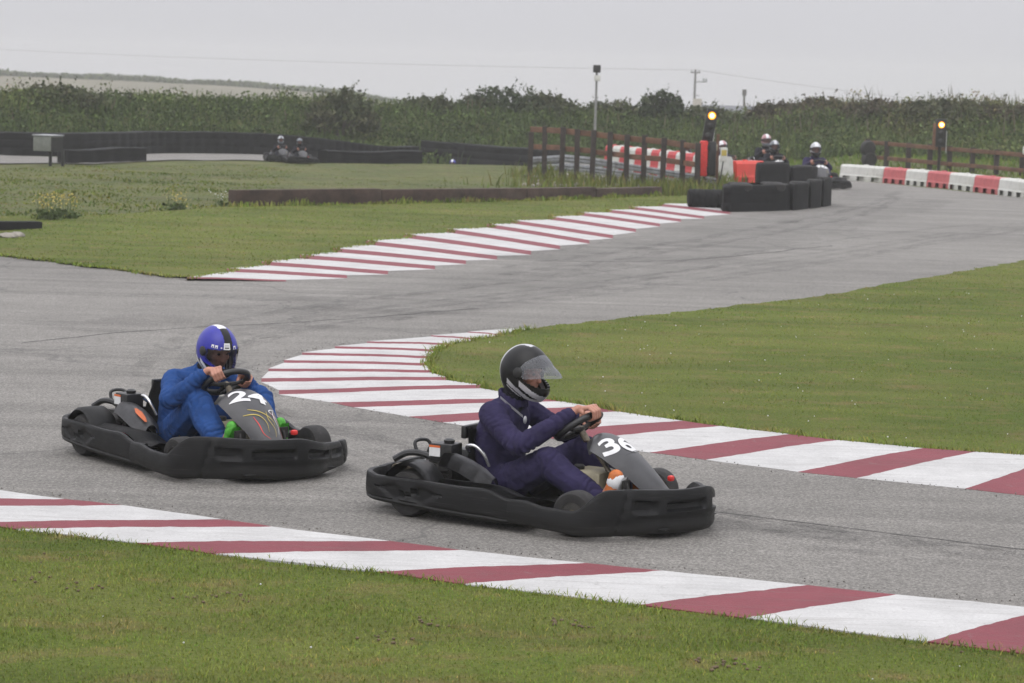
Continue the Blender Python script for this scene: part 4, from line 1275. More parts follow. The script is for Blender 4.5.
Lr = g1[0] - g0[0] + .1
lathe(bm, [(.09, -Lr / 2), (.165, -Lr / 2), (.19, -Lr / 2 + .03)] + [p for k in range(6) for p in ((.19, -Lr / 2 + .05 + Lr * .15 * k), (.178, -Lr / 2 + .07 + Lr * .15 * k), (.19, -Lr / 2 + .09 + Lr * .15 * k))] + [(.19, Lr / 2 - .03), (.165, Lr / 2), (.09, Lr / 2)], 26, 'X')
o_ = obj('tyre_roll', bm, 'tyrewall'); o_.location = ((g0[0] + g1[0]) / 2, (g0[1] + g1[1]) / 2 + .1, .21); o_.rotation_euler = (0, 0, .12)
tag(o_, 'row of tyres lying on its side at the end of the far kerb', 'tyre', 'loose tyres by the fences')
#KARTS
M['visor_tint'] = glass('tinted_visor', (0.03, 0.03, 0.035), 0.38)
# ------------------------------------------------------------------ karts
def skirt(name, path, n, zt, zb, parent, recess=None, bulge=.022, rim=.05, inner=True, mat='plastic', m=18):
    sp = spline(path, n)
    arc = np.concatenate([[0], np.cumsum([np.linalg.norm(sp[i + 1] - sp[i]) for i in range(n - 1)])]); arc /= arc[-1]
    bm = bmesh.new(); vg = []
    for i, p in enumerate(sp):
        d = sp[min(i + 1, n - 1)] - sp[max(i - 1, 0)]; d = d / np.linalg.norm(d)
        nrm = np.array([d[1], -d[0]])
        z1, z0 = zt(arc[i], p), zb(arc[i], p)
        line = []
        for j in range(m + 1):
            t = j / m
            off = bulge * math.sin(math.pi * min(1, t * 1.05)) - .006 * max(0, (t - .94) / .06) ** 2 - .012 * max(0, (.1 - t) / .1) ** 2
            if recess: off -= recess(arc[i], t)
            line.append(bm.verts.new((p[0] + nrm[0] * off, p[1] + nrm[1] * off, z0 + (z1 - z0) * t)))
        for dn, dz in ((.020, .003), (.034, -.001), (.040, -.02)):
            line.append(bm.verts.new((p[0] - nrm[0] * dn, p[1] - nrm[1] * dn, z1 + dz)))
        line.append(bm.verts.new((p[0] - nrm[0] * .045, p[1] - nrm[1] * .045, z0 + .02)))
        vg.append(line)
    grid_faces(bm, vg, closed_u=False)
    for l in (vg[0], vg[-1]): bm.faces.new(l)
    return obj(name, bm, mat, parent, angle=32)

def sm1(a, b_, x):
    t = max(0.0, min(1.0, (x - a) / (b_ - a))); return t * t * (3 - 2 * t)
def bumpf(x, c, w, s=.35):
    d = abs(x - c) / w; return 1 - sm1(1 - s, 1 + s, d)

def front_recess(s, t):
    r = 0
    for c, w in ((.43, .05), (.57, .05)): r = max(r, bumpf(s, c, w, .12) * bumpf(t, .63 + .1 * (s - .5), .09, .35) * .035)
    for c in (.325, .675): r = max(r, bumpf(s, c, .028, .3) * bumpf(t, .62 - .5 * (s - c) * (1 if c < .5 else -1), .12, .35) * .026)
    r = max(r, bumpf(t, .2, .02, .6) * .006)
    for c in (.27, .73): r = max(r, bumpf(s, c + .03 * (t - .5) * (1 if c < .5 else -1), .005, .5) * .012)
    r = max(r, bumpf(s, .5, .2, .15) * bumpf(t, .33, .06, .4) * .006)
    return r
def side_recess(s, t):
    r = bumpf(s, .14, .018, .4) * bumpf(t, .5, .1, .4) * .045
    for c, sg in ((.36, 1), (.53, -1)):
        q = (s - c) / .085 * sg
        if -1 < q < 1:
            w = .30 * (1 - abs(q - .2)) if q < .9 else 0
            r = max(r, bumpf(t, .5 - .12 * q, max(.03, w), .3) * .014)
    r = max(r, bumpf(s, .41, .012, .5) * bumpf(t, .42, .12, .4) * .04, bumpf(s, .48, .012, .5) * bumpf(t, .56, .12, .4) * .04)
    r = max(r, bumpf(t, .16, .02, .6) * .006)
    r += .004 * math.sin(s * 40) * .3
    return r

TX = .018
def make_wheel(parent, x, y, rad, wid, side):
    w = empty('wheel', (x, y, rad)); w.parent = parent
    bm = bmesh.new()
    h = wid / 2
    lathe(bm, [(rad * .5, -h * .9), (rad * .72, -h), (rad * .9, -h * .93), (rad * .985, -h * .7), (rad, -h * .3), (rad, h * .3), (rad * .985, h * .7), (rad * .9, h * .93), (rad * .72, h), (rad * .5, h * .9)], 36, 'Y')
    obj('tyre', bm, 'tyre', w)
    bm = bmesh.new()
    lathe(bm, [(.02, -h * .5 * side), (rad * .3, -h * .35 * side), (rad * .34, h * .4 * side), (rad * .42, h * .75 * side), (rad * .52, h * .94 * side), (rad * .53, h * .9 * side)], 28, 'Y')
    obj('rim', bm, 'rim', w)
    bm = bmesh.new()
    lathe(bm, [(.001, h * .95 * side), (.028, h * .93 * side), (.032, h * .6 * side), (.032, 0)], 14, 'Y')
    for k in range(3):
        a_ = k * 2.094; box(bm, (.043 * math.cos(a_), h * .5 * side, .043 * math.sin(a_)), (.05, .012, .016), Matrix.Rotation(-a_, 3, 'Y'))
    obj('hub', bm, 'steel', w)
    return w

def fairing_pt(u, v, lift=0.0):
    """u 0 (by the wheel) .. 1 (by the bumper); v -1..1 across (driver's right to left)"""
    C_ = spline([(.335, .470), (.405, .522), (.51, .500), (.63, .425), (.75, .33), (.86, .225)], 41)
    Wd = spline([(.115,), (.17,), (.19,), (.17,), (.13,), (.095,)], 41)
    f = max(0, min(1, u)) * 40; i = min(int(f), 39); t = f - i
    c = C_[i] * (1 - t) + C_[i + 1] * t; w = float(Wd[i][0] * (1 - t) + Wd[i + 1][0] * t)
    d = C_[min(i + 1, 40)] - C_[max(i - 1, 0)]; d /= np.linalg.norm(d)
    nx, nz = -d[1], d[0]
    if nz < 0: nx, nz = -nx, -nz
    drop = .085 * abs(v) ** 2.4
    return Vector((c[0] - nx * drop + nx * lift, v * w, c[1] - nz * drop + nz * lift))

def text_mesh(s, bold=.03):
    cu = bpy.data.curves.new('number', 'FONT'); cu.body = s; cu.size = 1; cu.align_x = 'CENTER'; cu.align_y = 'CENTER'; cu.offset = bold; cu.space_character = .98; cu.resolution_u = 6
    o = bpy.data.objects.new('number', cu); col.objects.link(o)
    dg = bpy.context.evaluated_depsgraph_get()
    me = bpy.data.meshes.new_from_object(o.evaluated_get(dg))
    bpy.data.objects.remove(o); bpy.data.curves.remove(cu)
    bm = bmesh.new(); bm.from_mesh(me); bpy.data.meshes.remove(me)
    bmesh.ops.remove_doubles(bm, verts=bm.verts, dist=1e-5)
    bmesh.ops.triangulate(bm, faces=bm.faces)
    for _ in range(3):
        long = [e for e in bm.edges if e.calc_length() > .12]
        if long: bmesh.ops.subdivide_edges(bm, edges=long, cuts=1); bmesh.ops.triangulate(bm, faces=bm.faces)
    return bm

def race_number(s, parent, uc=.38, hu=.20, wv=1.12, vc=-.05, turn=8):
    bm = text_mesh(s)
    xs_ = [v.co.x for v in bm.verts]; ys_ = [v.co.y for v in bm.verts]
    cx_, cy_ = (max(xs_) + min(xs_)) / 2, (max(ys_) + min(ys_)) / 2; sx, sy = max(xs_) - min(xs_), max(ys_) - min(ys_)
    for v in bm.verts:
        a_ = (v.co.x - cx_) / sx * wv * .18; b_ = (v.co.y - cy_) / sy * hu * .6; ct, st = math.cos(R(-turn)), math.sin(R(-turn))
        vv = vc + (a_ * ct - b_ * st) / .18; uu = uc - (a_ * st + b_ * ct) / .6
        v.co = fairing_pt(uu, vv, .004)
    return obj('race_number', bm, 'white', parent, smooth=False)

def strip(bm, pts, w0, w1, mi=0):
    """flat tapering flash on the fairing, pts in (u, v)"""
    sp = spline(pts, 16); rows = []
    for k, p in enumerate(sp):
        d = sp[min(k + 1, 15)] - sp[max(k - 1, 0)]; d /= np.linalg.norm(d) + 1e-9
        w = (w0 + (w1 - w0) * k / 15) * (.25 + .75 * math.sin(math.pi * (k + .7) / 16.5))
        nr = np.array([d[1], -d[0]])
        rows.append([bm.verts.new(fairing_pt(*(p + nr * w * np.array([.5, 1.6]) * s_), .004 + .001 * mi)) for s_ in (-.5, .5)])
    grid_faces(bm, rows, mi)

def make_kart(number, label, loc, rz):
    k = empty('go_kart', loc, rz); tag(k, label, 'go kart', 'go karts on the circuit')
    # front bumper
    ft = lambda s, p: .19 - .02 * sm1(.25, .4, p[0]) + .12 * sm1(.58, .78, p[0]) - .012 * bumpf(s, .5, .12, .6) + .004 * math.sin(s * 30) - .095 * sm1(-.05, .5, p[1])
    fb = lambda s, p: .03 + .025 * (1 - sm1(0, .2, min(s, 1 - s)))
    hp_ = [(.16, -.668), (.34, -.685), (.52, -.688), (.67, -.675), (.79, -.585), (.885, -.46), (.975, -.32), (1.06, -.2), (1.105, -.08)]
    fp = hp_ + [(1.115, 0)] + [(a_, -b_) for a_, b_ in hp_[::-1]]
    skirt('front_bumper', fp, 150, ft, fb, k, front_recess, .010, .03)
    # side pods, each running back round the rear wheel
    for sd in (-1, 1):
        path = [(-.92, -.30), (-.928, -.40), (-.90, -.50), (-.82, -.59), (-.66, -.64), (-.35, -.662), (.0, -.664), (.16, -.655), (.26, -.63)]
        if sd == 1: path = [(a_, -b_) for a_, b_ in path][::-1]
        def at_(s): return s if sd == -1 else 1 - s
        zt = lambda s, p: .232 + .004 * math.sin(p[0] * 9) - .05 * sm1(-.02, .17, p[0]) + .008 * sm1(-.78, -.84, p[0])
        zb = lambda s, p: .08 - .035 * sm1(-.9, .1, p[0])
        skirt('side_pod', path, 110, zt, zb, k, lambda s, t: side_recess(at_(s), t), .006, .02)
        # sloping deck between pod and seat
        bm = bmesh.new(); vg = []
        for x_ in np.linspace(-.36, .30, 18):
            zz = .228 - .05 * sm1(-.03, .17, x_)
            vg.append([bm.verts.new((x_, sd * yy, zz + dz)) for yy, dz in ((.60, -.006), (.54, .012), (.46, .0), (.36, -.03), (.30, -.09), (.29, -.16))])
        grid_faces(bm, vg); bmesh.ops.solidify(bm, geom=bm.faces[:], thickness=.006)
        obj('pod_deck', bm, 'plastic', k, angle=50)
        # rear mudguard
        bm = bmesh.new(); vg = []
        for q in range(15):
            a_ = R(20 + 150 * q / 14)
            vg.append([bm.verts.new((-.56 + .17 * math.cos(a_), sd * yy, .14 + .18 * math.sin(a_) + dz)) for yy, dz in ((.415, -.01), (.435, .005), (.52, .008), (.60, .005), (.62, -.012))])
        grid_faces(bm, vg); bmesh.ops.solidify(bm, geom=bm.faces[:], thickness=.006)
        obj('mudguard', bm, 'plastic2', k, angle=60)
        make_wheel(k, -.55, sd * .52, .14, .2, sd)
        make_wheel(k, .53, sd * .52, .13, .135, sd)
    skirt('rear_bumper', [(-.935, .32), (-.945, .2), (-.95, 0), (-.945, -.2), (-.935, -.32)], 50, lambda s, p: .235, lambda s, p: .09, k, lambda s, t: bumpf(s, .5, .3, .1) * bumpf(t, .5, .18, .3) * .02, .015, .03)
    # chassis
    bm = bmesh.new(); vg = [[bm.verts.new((x_, y_, .052)) for y_ in (-w_, 0, w_)] for x_, w_ in ((-.3, .3), (0, .3), (.3, .29), (.6, .25), (.82, .2))]
    grid_faces(bm, vg); bmesh.ops.solidify(bm, geom=bm.faces[:], thickness=.004); obj('floor_pan', bm, 'darkmetal', k)
    bm = bmesh.new()
    for sd in (-1, 1): box(bm, (-.12, sd * .46, .07), (.8, .34, .006))
    box(bm, (-.62, 0, .095), (.5, .9, .006)); box(bm, (.86, 0, .06), (.3, .7, .006)); obj('shade_plates', bm, 'plastic2', k, smooth=False)  # flat plates added to block light and deepen the shade beneath the kart
    bm = bmesh.new()
    for sd in (-1, 1):
        tube(bm, spline([(-.8, sd * .28, .09), (-.4, sd * .3, .075), (.2, sd * .33, .07), (.5, sd * .26, .07), (.86, sd * .22, .08)], 14), .016, 8)
        tube(bm, [(-.1, sd * .3, .08), (-.1, sd * .64, .12), (.2, sd * .64, .12), (.2, sd * .3, .08)], .013, 8)
        tube(bm, [(.53, sd * .25, .1), (.53, sd * .5, .13)], .02, 8)
    tube(bm, [(-.55, -.5, .14), (-.55, .5, .14)], .02, 10)
    for x_ in (-.8, -.3, .2, .86): tube(bm, [(x_, -.28, .08), (x_, .28, .08)], .015, 8)
    obj('frame', bm, 'darkmetal', k)
    # seat shell
    bm = bmesh.new(); vg = []
    prof = [(.10, .10), (-.02, .07), (-.16, .07), (-.29, .09), (-.38, .17), (-.425, .28), (-.45, .40), (-.46, .48)]
    for q, (x_, z_) in enumerate(spline(prof, 26)):
        f = q / 25; hw = .18 + .035 * math.sin(f * math.pi); lift = .15 * (1 - .45 * f) if f > .12 else .15 * f / .12 * .9
        fx = .13 * sm1(.5, 1, f)
        vg.append([bm.verts.new((x_ + fx * abs(v) ** 3, v * hw * (1.0 if abs(v) < .9 else 1.04), z_ + lift * abs(v) ** 3.2 * (1 - f * .8))) for v in np.linspace(-1, 1, 15)])
    grid_faces(bm, vg); bmesh.ops.solidify(bm, geom=bm.faces[:], thickness=.008); obj('seat', bm, 'seat', k, angle=60)
    bm = bmesh.new(); box(bm, (-.475, .0, .455), (.035, .2, .08)); obj('headrest_pad', bm, 'plastic2', k, bevel=.012)
    bm = bmesh.new(); tube(bm, spline([(-.215, -.23, .29), (-.235, -.26, .36), (-.28, -.272, .405), (-.33, -.272, .41), (-.36, -.25, .39), (-.37, -.2, .36)], 18), .010, 10); obj('grab_bar', bm, 'chrome', k)
    # engine on the right, exhaust on the left
    en = empty('engine', (-.52, -.25, .07)); en.parent = k
    bm = bmesh.new(); box(bm, (0, 0, .12), (.24, .2, .2)); box(bm, (.02, 0, .22), (.16, .15, .06))
    for q in range(6): box(bm, (-.0, -.1, .05 + q * .027), (.2, .02, .01))
    lathe(bm, [(.03, -.14), (.085, -.13), (.095, -.1), (.095, -.02)], 18, 'Y', (-.02, 0, .11)); obj('block', bm, 'darkmetal', en, bevel=.006)
    bm = bmesh.new(); box(bm, (.03, -.02, .285), (.15, .13, .11)); lathe(bm, [(.03, 0), (.035, .02), (.02, .03)], 12, 'Z', (.05, -.02, .338)); obj('air_box', bm, 'plastic2', en, bevel=.01)
    bm = bmesh.new(); box(bm, (-.01, -.088, .29), (.075, .004, .055)); obj('sticker', bm, 'white', en)
    bm = bmesh.new(); box(bm, (-.01, -.0885, .322), (.075, .005, .012)); obj('sticker_band', bm, 'orange', en)
    bm = bmesh.new(); tube(bm, spline([(.06, -.1, .1), (.16, -.13, .1), (.22, -.12, .1), (.26, -.06, .09)], 12), .022, 10); obj('clutch_guard', bm, 'red', en)
    bm = bmesh.new(); tube(bm, spline([(-.08, .06, .2), (-.18, .05, .18), (-.26, .0, .16), (-.27, -.1, .16)], 14), [.02] * 5 + [.035] * 9, 12); obj('exhaust', bm, 'steel', en)
    # engine cover sloping up to the seat
    bm = bmesh.new(); vg = []
    for q, (x_, z_, w_) in enumerate([(-.46, .36, .08), (-.39, .36, .10), (-.30, .335, .11), (-.20, .29, .105), (-.12, .24, .06)]):
        vg.append([bm.verts.new((x_, -.33 + v * w_, z_ - .07 * abs(v) ** 2.4)) for v in np.linspace(-1, 1, 11)])
    grid_faces(bm, vg); bmesh.ops.solidify(bm, geom=bm.faces[:], thickness=.006); cv = obj('engine_cover', bm, 'greycover', k, angle=60)
    bm = bmesh.new(); vg = []
    for q, (x_, z_, w_) in enumerate([(-.27, .335, .008), (-.23, .314, .026), (-.18, .286, .020), (-.14, .26, .008)]):
        vg.append([bm.verts.new((x_, -.36 + v * w_, z_ + .002)) for v in (-1, 0, 1)])
    if number == '24':
        grid_faces(bm, vg); obj('orange_flash', bm, 'orange', cv)
    else: bm.free()
    # hoop and levers at the back
    bm = bmesh.new()
    tube(bm, spline([(-.60, -.20, .24), (-.63, -.2, .34), (-.645, -.2, .385), (-.665, -.21, .405), (-.69, -.25, .408), (-.70, -.285, .395), (-.69, -.29, .36), (-.67, -.29, .33)], 24), .011, 8)
    tube(bm, spline([(-.66, -.13, .2), (-.70, -.13, .28), (-.685, -.14, .34), (-.66, -.15, .36)], 14), .012, 8)
    tube(bm, spline([(-.8, -.36, .29), (-.72, -.33, .335), (-.6, -.31, .33), (-.48, -.31, .28)], 12), .02, 8)
    obj('rear_hoop', bm, 'plastic2', k)
    bm = bmesh.new(); box(bm, (-.72, .0, .2), (.2, .5, .1)); box(bm, (-.6, .26, .23), (.2, .16, .15)); obj('rear_housing', bm, 'plastic2', k, bevel=.02)
    # steering
    sw = empty('steering_wheel', (.255, 0, .548)); sw.parent = k
    ax = Vector((-.60, 0, .80)).normalized(); e1 = Vector((0, 1, 0)); e2 = ax.cross(e1).normalized()   # e2 points up-forward
    if e2.z < 0: e2 = -e2
    bm = bmesh.new(); ring = []
    for q in range(40):
        a_ = 2 * math.pi * q / 40
        rr_ = .150 * (1 - .13 * sm1(.55, 1.0, -math.sin(a_))) * (1 - .06 * sm1(.7, 1, math.sin(a_)))
        ring.append(e1 * math.cos(a_) * rr_ + e2 * math.sin(a_) * rr_)
    tube(bm, ring, .021, 10, closed=True); obj('grip_ring', bm, 'plastic2', sw)
    bm = bmesh.new()
    for a_ in (R(180), R(0), R(-90)):
        p = e1 * math.cos(a_) * .14 + e2 * math.sin(a_) * .13
        tube(bm, [(0, 0, 0) - ax * .015 if False else -ax * .02, p * .5 - ax * .012, p], [.02, .014, .012], 8)
    lathe(bm, [(.001, .0), (.035, .0), (.04, -.02), (.03, -.04)], 16, 'Z', (0, 0, 0))
    obj('spokes', bm, 'darkmetal', sw)
    bm = bmesh.new(); tube(bm, [(0, 0, 0), Vector((.64, 0, .10)) - Vector((.255, 0, .548))], .014, 10); tube(bm, [-ax * .01, -ax * .1], .022, 10); obj('column', bm, 'steel', sw)
    # fuel tank
    bm = bmesh.new(); box(bm, (.36, 0, .185), (.22, .25, .24)); tk = obj('fuel_tank', bm, 'tank', k, bevel=.035)
    bm = bmesh.new(); lathe(bm, [(.03, 0), (.033, .02), (.025, .028)], 16, 'Z', (.30, -.06, .305)); obj('fuel_cap', bm, 'black', tk)
    # nose fairing
    bm = bmesh.new(); vg = [[bm.verts.new(fairing_pt(u, v)) for v in np.linspace(-1, 1, 21)] for u in np.linspace(0, 1, 41)]
    grid_faces(bm, vg); bmesh.ops.reverse_faces(bm, faces=bm.faces[:]); bmesh.ops.solidify(bm, geom=bm.faces[:], thickness=.010)
    fg = obj('nose_fairing', bm, 'fairing', k, angle=60)
    race_number(number, fg, .43, .18, 1.4, -.06, 17) if number == '24' else race_number(number, fg, .46, .20, 1.3, -.24, 18)
    if number == '24':
        bm = bmesh.new()
        for mi, pts, w0, w1 in ((0, [(0.637, -.75), (0.693, -.25), (0.786, -.1), (0.879, -.25)], .07, .03), (0, [(0.600, -.5), (0.674, .0), (0.767, .35), (0.823, .3)], .07, .03), (1, [(0.619, .65), (0.712, .5), (0.823, .55), (0.916, .3)], .09, .03), (0, [(0.656, .2), (0.749, .1), (0.860, .2), (0.944, .0)], .06, .03), (1, [(0.600, .8), (0.656, .35), (0.730, .75), (0.805, .8)], .06, .03), (2, [(0.693, -.5), (0.786, -.5), (0.879, -.55), (0.953, -.4)], .06, .03), (2, [(0.674, .4), (0.767, .7), (0.879, .65), (0.963, .5)], .05, .02)):
            strip(bm, pts, w0 * .5, w1 * .5, mi)
        obj('flame_graphic', bm, ['yellow', 'white', 'red'], fg, smooth=False)
    else:
        bm = bmesh.new(); strip(bm, [(.60, .55), (.63, .75), (.66, .9)], .05, .03, 0); strip(bm, [(.58, -.5), (.585, 0), (.58, .5)], .012, .012, 1); obj('sticker_marks', bm, ['yellow', 'greycover'], fg, smooth=False)
    bm = bmesh.new(); tube(bm, [(.74, -.06, .23), (.80, -.1, .09)], .013, 8); tube(bm, [(.74, .06, .23), (.80, .1, .09)], .013, 8); tube(bm, [(.42, 0, .49), (.5, 0, .06)], .012, 8); obj('fairing_stay', bm, 'darkmetal', k)
    for sd in (-1, 1):
        bm = bmesh.new(); tube(bm, [(.66, sd * .17, .07), (.70, sd * .17, .18), (.665, sd * .17, .27)], .011, 8); box(bm, (.665, sd * .17, .255), (.015, .075, .07)); obj('pedal', bm, 'darkmetal', k)
    bm = bmesh.new(); box(bm, (.79, .17, .27), (.035, .045, .035)); obj('nose_reflector', bm, 'red', k, bevel=.015)
    return k

# ------------------------------------------------------------------ people
ICO = {}
for _k in (1, 2):
    _b = bmesh.new(); bmesh.ops.create_icosphere(_b, subdivisions=_k, radius=1); ICO[_k] = [v.co.copy() for v in _b.verts]; _b.free()
def capsule(bm, a_, b_, ra, rb, seg=2):
    a_, b_ = Vector(a_), Vector(b_)
    t = bmesh.new()
    for p, r in ((a_, ra), (b_, rb)):
        for c in ICO[seg]: t.verts.new(p + c * r)
    bmesh.ops.convex_hull(t, input=t.verts)
    inner = [v for v in t.verts if not v.link_faces]
    bmesh.ops.delete(t, geom=inner, context='VERTS')
    mp = {v: bm.verts.new(v.co) for v in t.verts}
    for f in t.faces: bm.faces.new([mp[v] for v in f.verts])
    t.free()
def chain(bm, pts, rs):
    for i in range(len(pts) - 1): capsule(bm, pts[i], pts[i + 1], rs[i], rs[i + 1])
def ellipsoid(bm, c, r, rot=None):
    mt = Matrix.Translation(c) @ (rot.to_4x4() if rot else Matrix.Identity(4)) @ Matrix.Diagonal((*r, 1))
    bmesh.ops.create_icosphere(bm, subdivisions=3, radius=1, matrix=mt)

def fuse(name, bm, mat, voxel, iters, parent=None, folds=0.0, fold_size=.09, seed=0, joints=()):
    bmesh.ops.recalc_face_normals(bm, faces=bm.faces)
    me = bpy.data.meshes.new(name); bm.to_mesh(me); bm.free()
    o = bpy.data.objects.new(name, me); col.objects.link(o)
    rm = o.modifiers.new('remesh', 'REMESH'); rm.mode = 'VOXEL'; rm.voxel_size = voxel; rm.use_smooth_shade = True
    s_ = o.modifiers.new('smooth', 'SMOOTH'); s_.factor = .5; s_.iterations = iters
    dg = bpy.context.evaluated_depsgraph_get()
    m2 = bpy.data.meshes.new_from_object(o.evaluated_get(dg))
    bpy.data.objects.remove(o); bpy.data.meshes.remove(me)
    m2.name = name
    if folds:
        nv = len(m2.vertices); co = np.empty(nv * 3, np.float32); no = np.empty(nv * 3, np.float32)
        m2.vertices.foreach_get('co', co); m2.vertices.foreach_get('normal', no)
        co, no = co.reshape(-1, 3), no.reshape(-1, 3)
        nz_ = np.array([(mnoise.noise(Vector((c[0] / fold_size + seed, c[1] / fold_size * 1.2, c[2] / fold_size))), mnoise.noise(Vector((c[0] * 14 + seed, c[1] * 14, c[2] * 14 + 3)))) for c in co])
        d = nz_[:, 0].copy()
        for jp, ax_, rad, amp in joints:
            rel = co - np.array(jp); ww = np.exp(-((rel ** 2).sum(1) / rad ** 2))
            ph = rel @ np.array(Vector(ax_).normalized())
            wv_ = np.sin(ph / .042 * 2 * np.pi + 5.5 * nz_[:, 1] + 2.5 * nz_[:, 0])
            d += amp * ww * (wv_ - .55 * wv_ ** 2)
        co = co + no * (d * folds)[:, None]
        m2.vertices.foreach_set('co', co.astype(np.float32).ravel()); m2.update()
    m2.polygons.foreach_set('use_smooth', np.ones(len(m2.polygons), bool))
    m2.materials.clear(); m2.materials.append(M[mat])
    r = bpy.data.objects.new(name, m2); col.objects.link(r)
    if parent: r.parent = parent
    return r

def hand(bm, wrist, grip, t, r, n, thumb_sign):
    """palm and five fingers closed round a tube at grip; t tangent, r outward, n towards the driver"""
    tr = .020
    def cp(ang, dist, off): return grip + t * off + (r * math.cos(ang) + n * math.sin(ang)) * dist
    kn = [cp(R(62 - 3 * abs(i - 1.2)), tr + .026, (i - 1.5) * .0205) for i in range(4)]
    for i in range(4):
        sc_ = (.94, 1.05, 1.0, .84)[i]; rad = (.0092, .0096, .0092, .0082)[i]
        p1 = cp(R(2), tr + .021 * sc_ + .002, (i - 1.5) * .0205)
        p2 = cp(R(-62), tr + .0155 * sc_, (i - 1.5) * .020)
        p3 = cp(R(-125), tr + .012, (i - 1.5) * .0195)
        chain(bm, [kn[i], p1, p2, p3], [rad * 1.12, rad, rad * .95, rad * .82])
    back = grip + n * (tr + .034) - r * .03
    for i in range(4):
        b_ = wrist.lerp(back + t * (i - 1.5) * .013, .55)
        chain(bm, [kn[i], b_, wrist + t * (i - 1.5) * .009], [.0125, .0165, .0185])
    s_ = thumb_sign
    tb = wrist.lerp(back, .45) + t * s_ * .024
    chain(bm, [tb, cp(R(118), tr + .018, s_ * .048), cp(R(165), tr + .012, s_ * .043), cp(R(215), tr + .010, s_ * .030)], [.0165, .0118, .0105, .0088])

def helmet_r(az, el):
    ca, sa, ce, se = math.cos(az), math.sin(az), math.cos(el), math.sin(el)
    a_, b_, c_ = .164, .136, .180
    r = 1 / math.sqrt((ce * ca / a_) ** 2 + (ce * sa / b_) ** 2 + (se / c_) ** 2)
    p = Vector((ce * ca, ce * sa, se)) * r
    fr_ = sm1(.1, .9, ca) ; lo_ = sm1(.02, -.10, p.z) if False else 1 - sm1(-.10, -.015, p.z)
    p.x += .036 * fr_ * lo_
    p.x *= 1 + .04 * fr_
    if p.z < 0: p.z *= 1 + .13 * fr_ * lo_
    if ca < 0: p.x *= 1 + .08 * (-ca) * sm1(-.1, .06, p.z)
    if p.z < -.02: p.y *= 1 + .06 * sm1(-.02, -.12, p.z) if False else 1.0
    return p

def helmet(parent, style, mats, visor_mat, visor_up, M4):
    """M4 places helmet space into the person's space; mats = list of material names used by style"""
    naz, nel = 120, 72
    bm = bmesh.new(); grid = []
    for i in range(naz):
        az = 2 * math.pi * i / naz
        fr_ = math.cos(az)
        elmin = R(-57 + 4 * max(0, fr_) - 4 * max(0, -fr_))
        grid.append([bm.verts.new(helmet_r(az, elmin + (R(89.5) - elmin) * (j / nel))) for j in range(nel + 1)])
    fs = grid_faces(bm, grid, closed_u=True)
    dele = []
    for f in fs:
        c = f.calc_center_median()
        az = math.degrees(math.atan2(c.y, c.x)); el = math.degrees(math.atan2(c.z, math.hypot(c.x, c.y)))
        top_ = 25 - 5 * (abs(az) / 62) ** 2
        bot_ = -20 + 7 * (abs(az) / 62) ** 2
        if abs(az) < 62 and bot_ < el < top_: dele.append(f); continue
        f.material_index = style(c, az, el)
    bmesh.ops.delete(bm, geom=dele, context='FACES')
    bmesh.ops.reverse_faces(bm, faces=bm.faces[:])
    bmesh.ops.solidify(bm, geom=bm.faces[:], thickness=.018)
    bm.transform(M4)
    h = obj('helmet', bm, mats, parent, angle=60)
    # padding inside and rubber round the opening
    bm = bmesh.new()
    for i in range(naz):
        pass
    g2 = []
    for i in range(40):
        az = 2 * math.pi * i / 40
        g2.append([bm.verts.new(helmet_r(az, R(-56 + 145.5 * j / 18)) * .90) for j in range(19)])
    fs = grid_faces(bm, g2, closed_u=True)
    bmesh.ops.delete(bm, geom=[f for f in fs if abs(math.degrees(math.atan2(f.calc_center_median().y, f.calc_center_median().x))) < 58 and -24 < math.degrees(math.atan2(f.calc_center_median().z, math.hypot(f.calc_center_median().x, f.calc_center_median().y))) < 27], context='FACES')
    bm.transform(M4); obj('lining', bm, 'liner', h)
    bm = bmesh.new(); vg = []
    vr = Matrix.Identity(4)
    if visor_up:
        piv = Vector((.035, 0, .02)); vr = Matrix.Translation(piv) @ Matrix.Rotation(R(-visor_up), 4, 'Y') @ Matrix.Translation(-piv)
    for i in range(33):
        az = R(-74 + 148 * i / 32)
        k_ = abs(math.degrees(az)) / 74
        e0, e1 = (-36 if visor_up else -21) + 24 * k_ ** 2, 28 - 14 * k_ ** 2
        vg.append([bm.verts.new(vr @ (helmet_r(az, R(e0 + (e1 - e0) * j / 9)) * (1.035 + (.10 * (1 - j / 9) * (1 - k_ ** 2) if visor_up else 0)))) for j in range(10)])
    grid_faces(bm, vg); bmesh.ops.solidify(bm, geom=bm.faces[:], thickness=.0025)
    bm.transform(M4); vs_ = obj('visor', bm, visor_mat, h, angle=70)
    for sd in (-1, 1):
        bm = bmesh.new()
        p = helmet_r(R(sd * 78), R(6))
        lathe(bm, [(.001, .0), (.026, .0), (.034, -.006), (.036, -.016)], 18, 'Y', (p.x, 0, p.z))
        new = [v for v in bm.verts if abs(v.co.y) < .05]
        for v in new: v.co.y = sd * (abs(p.y) + .010 + v.co.y)
        bm.transform(M4); obj('visor_pivot', bm, 'black', h)
    return h, vr

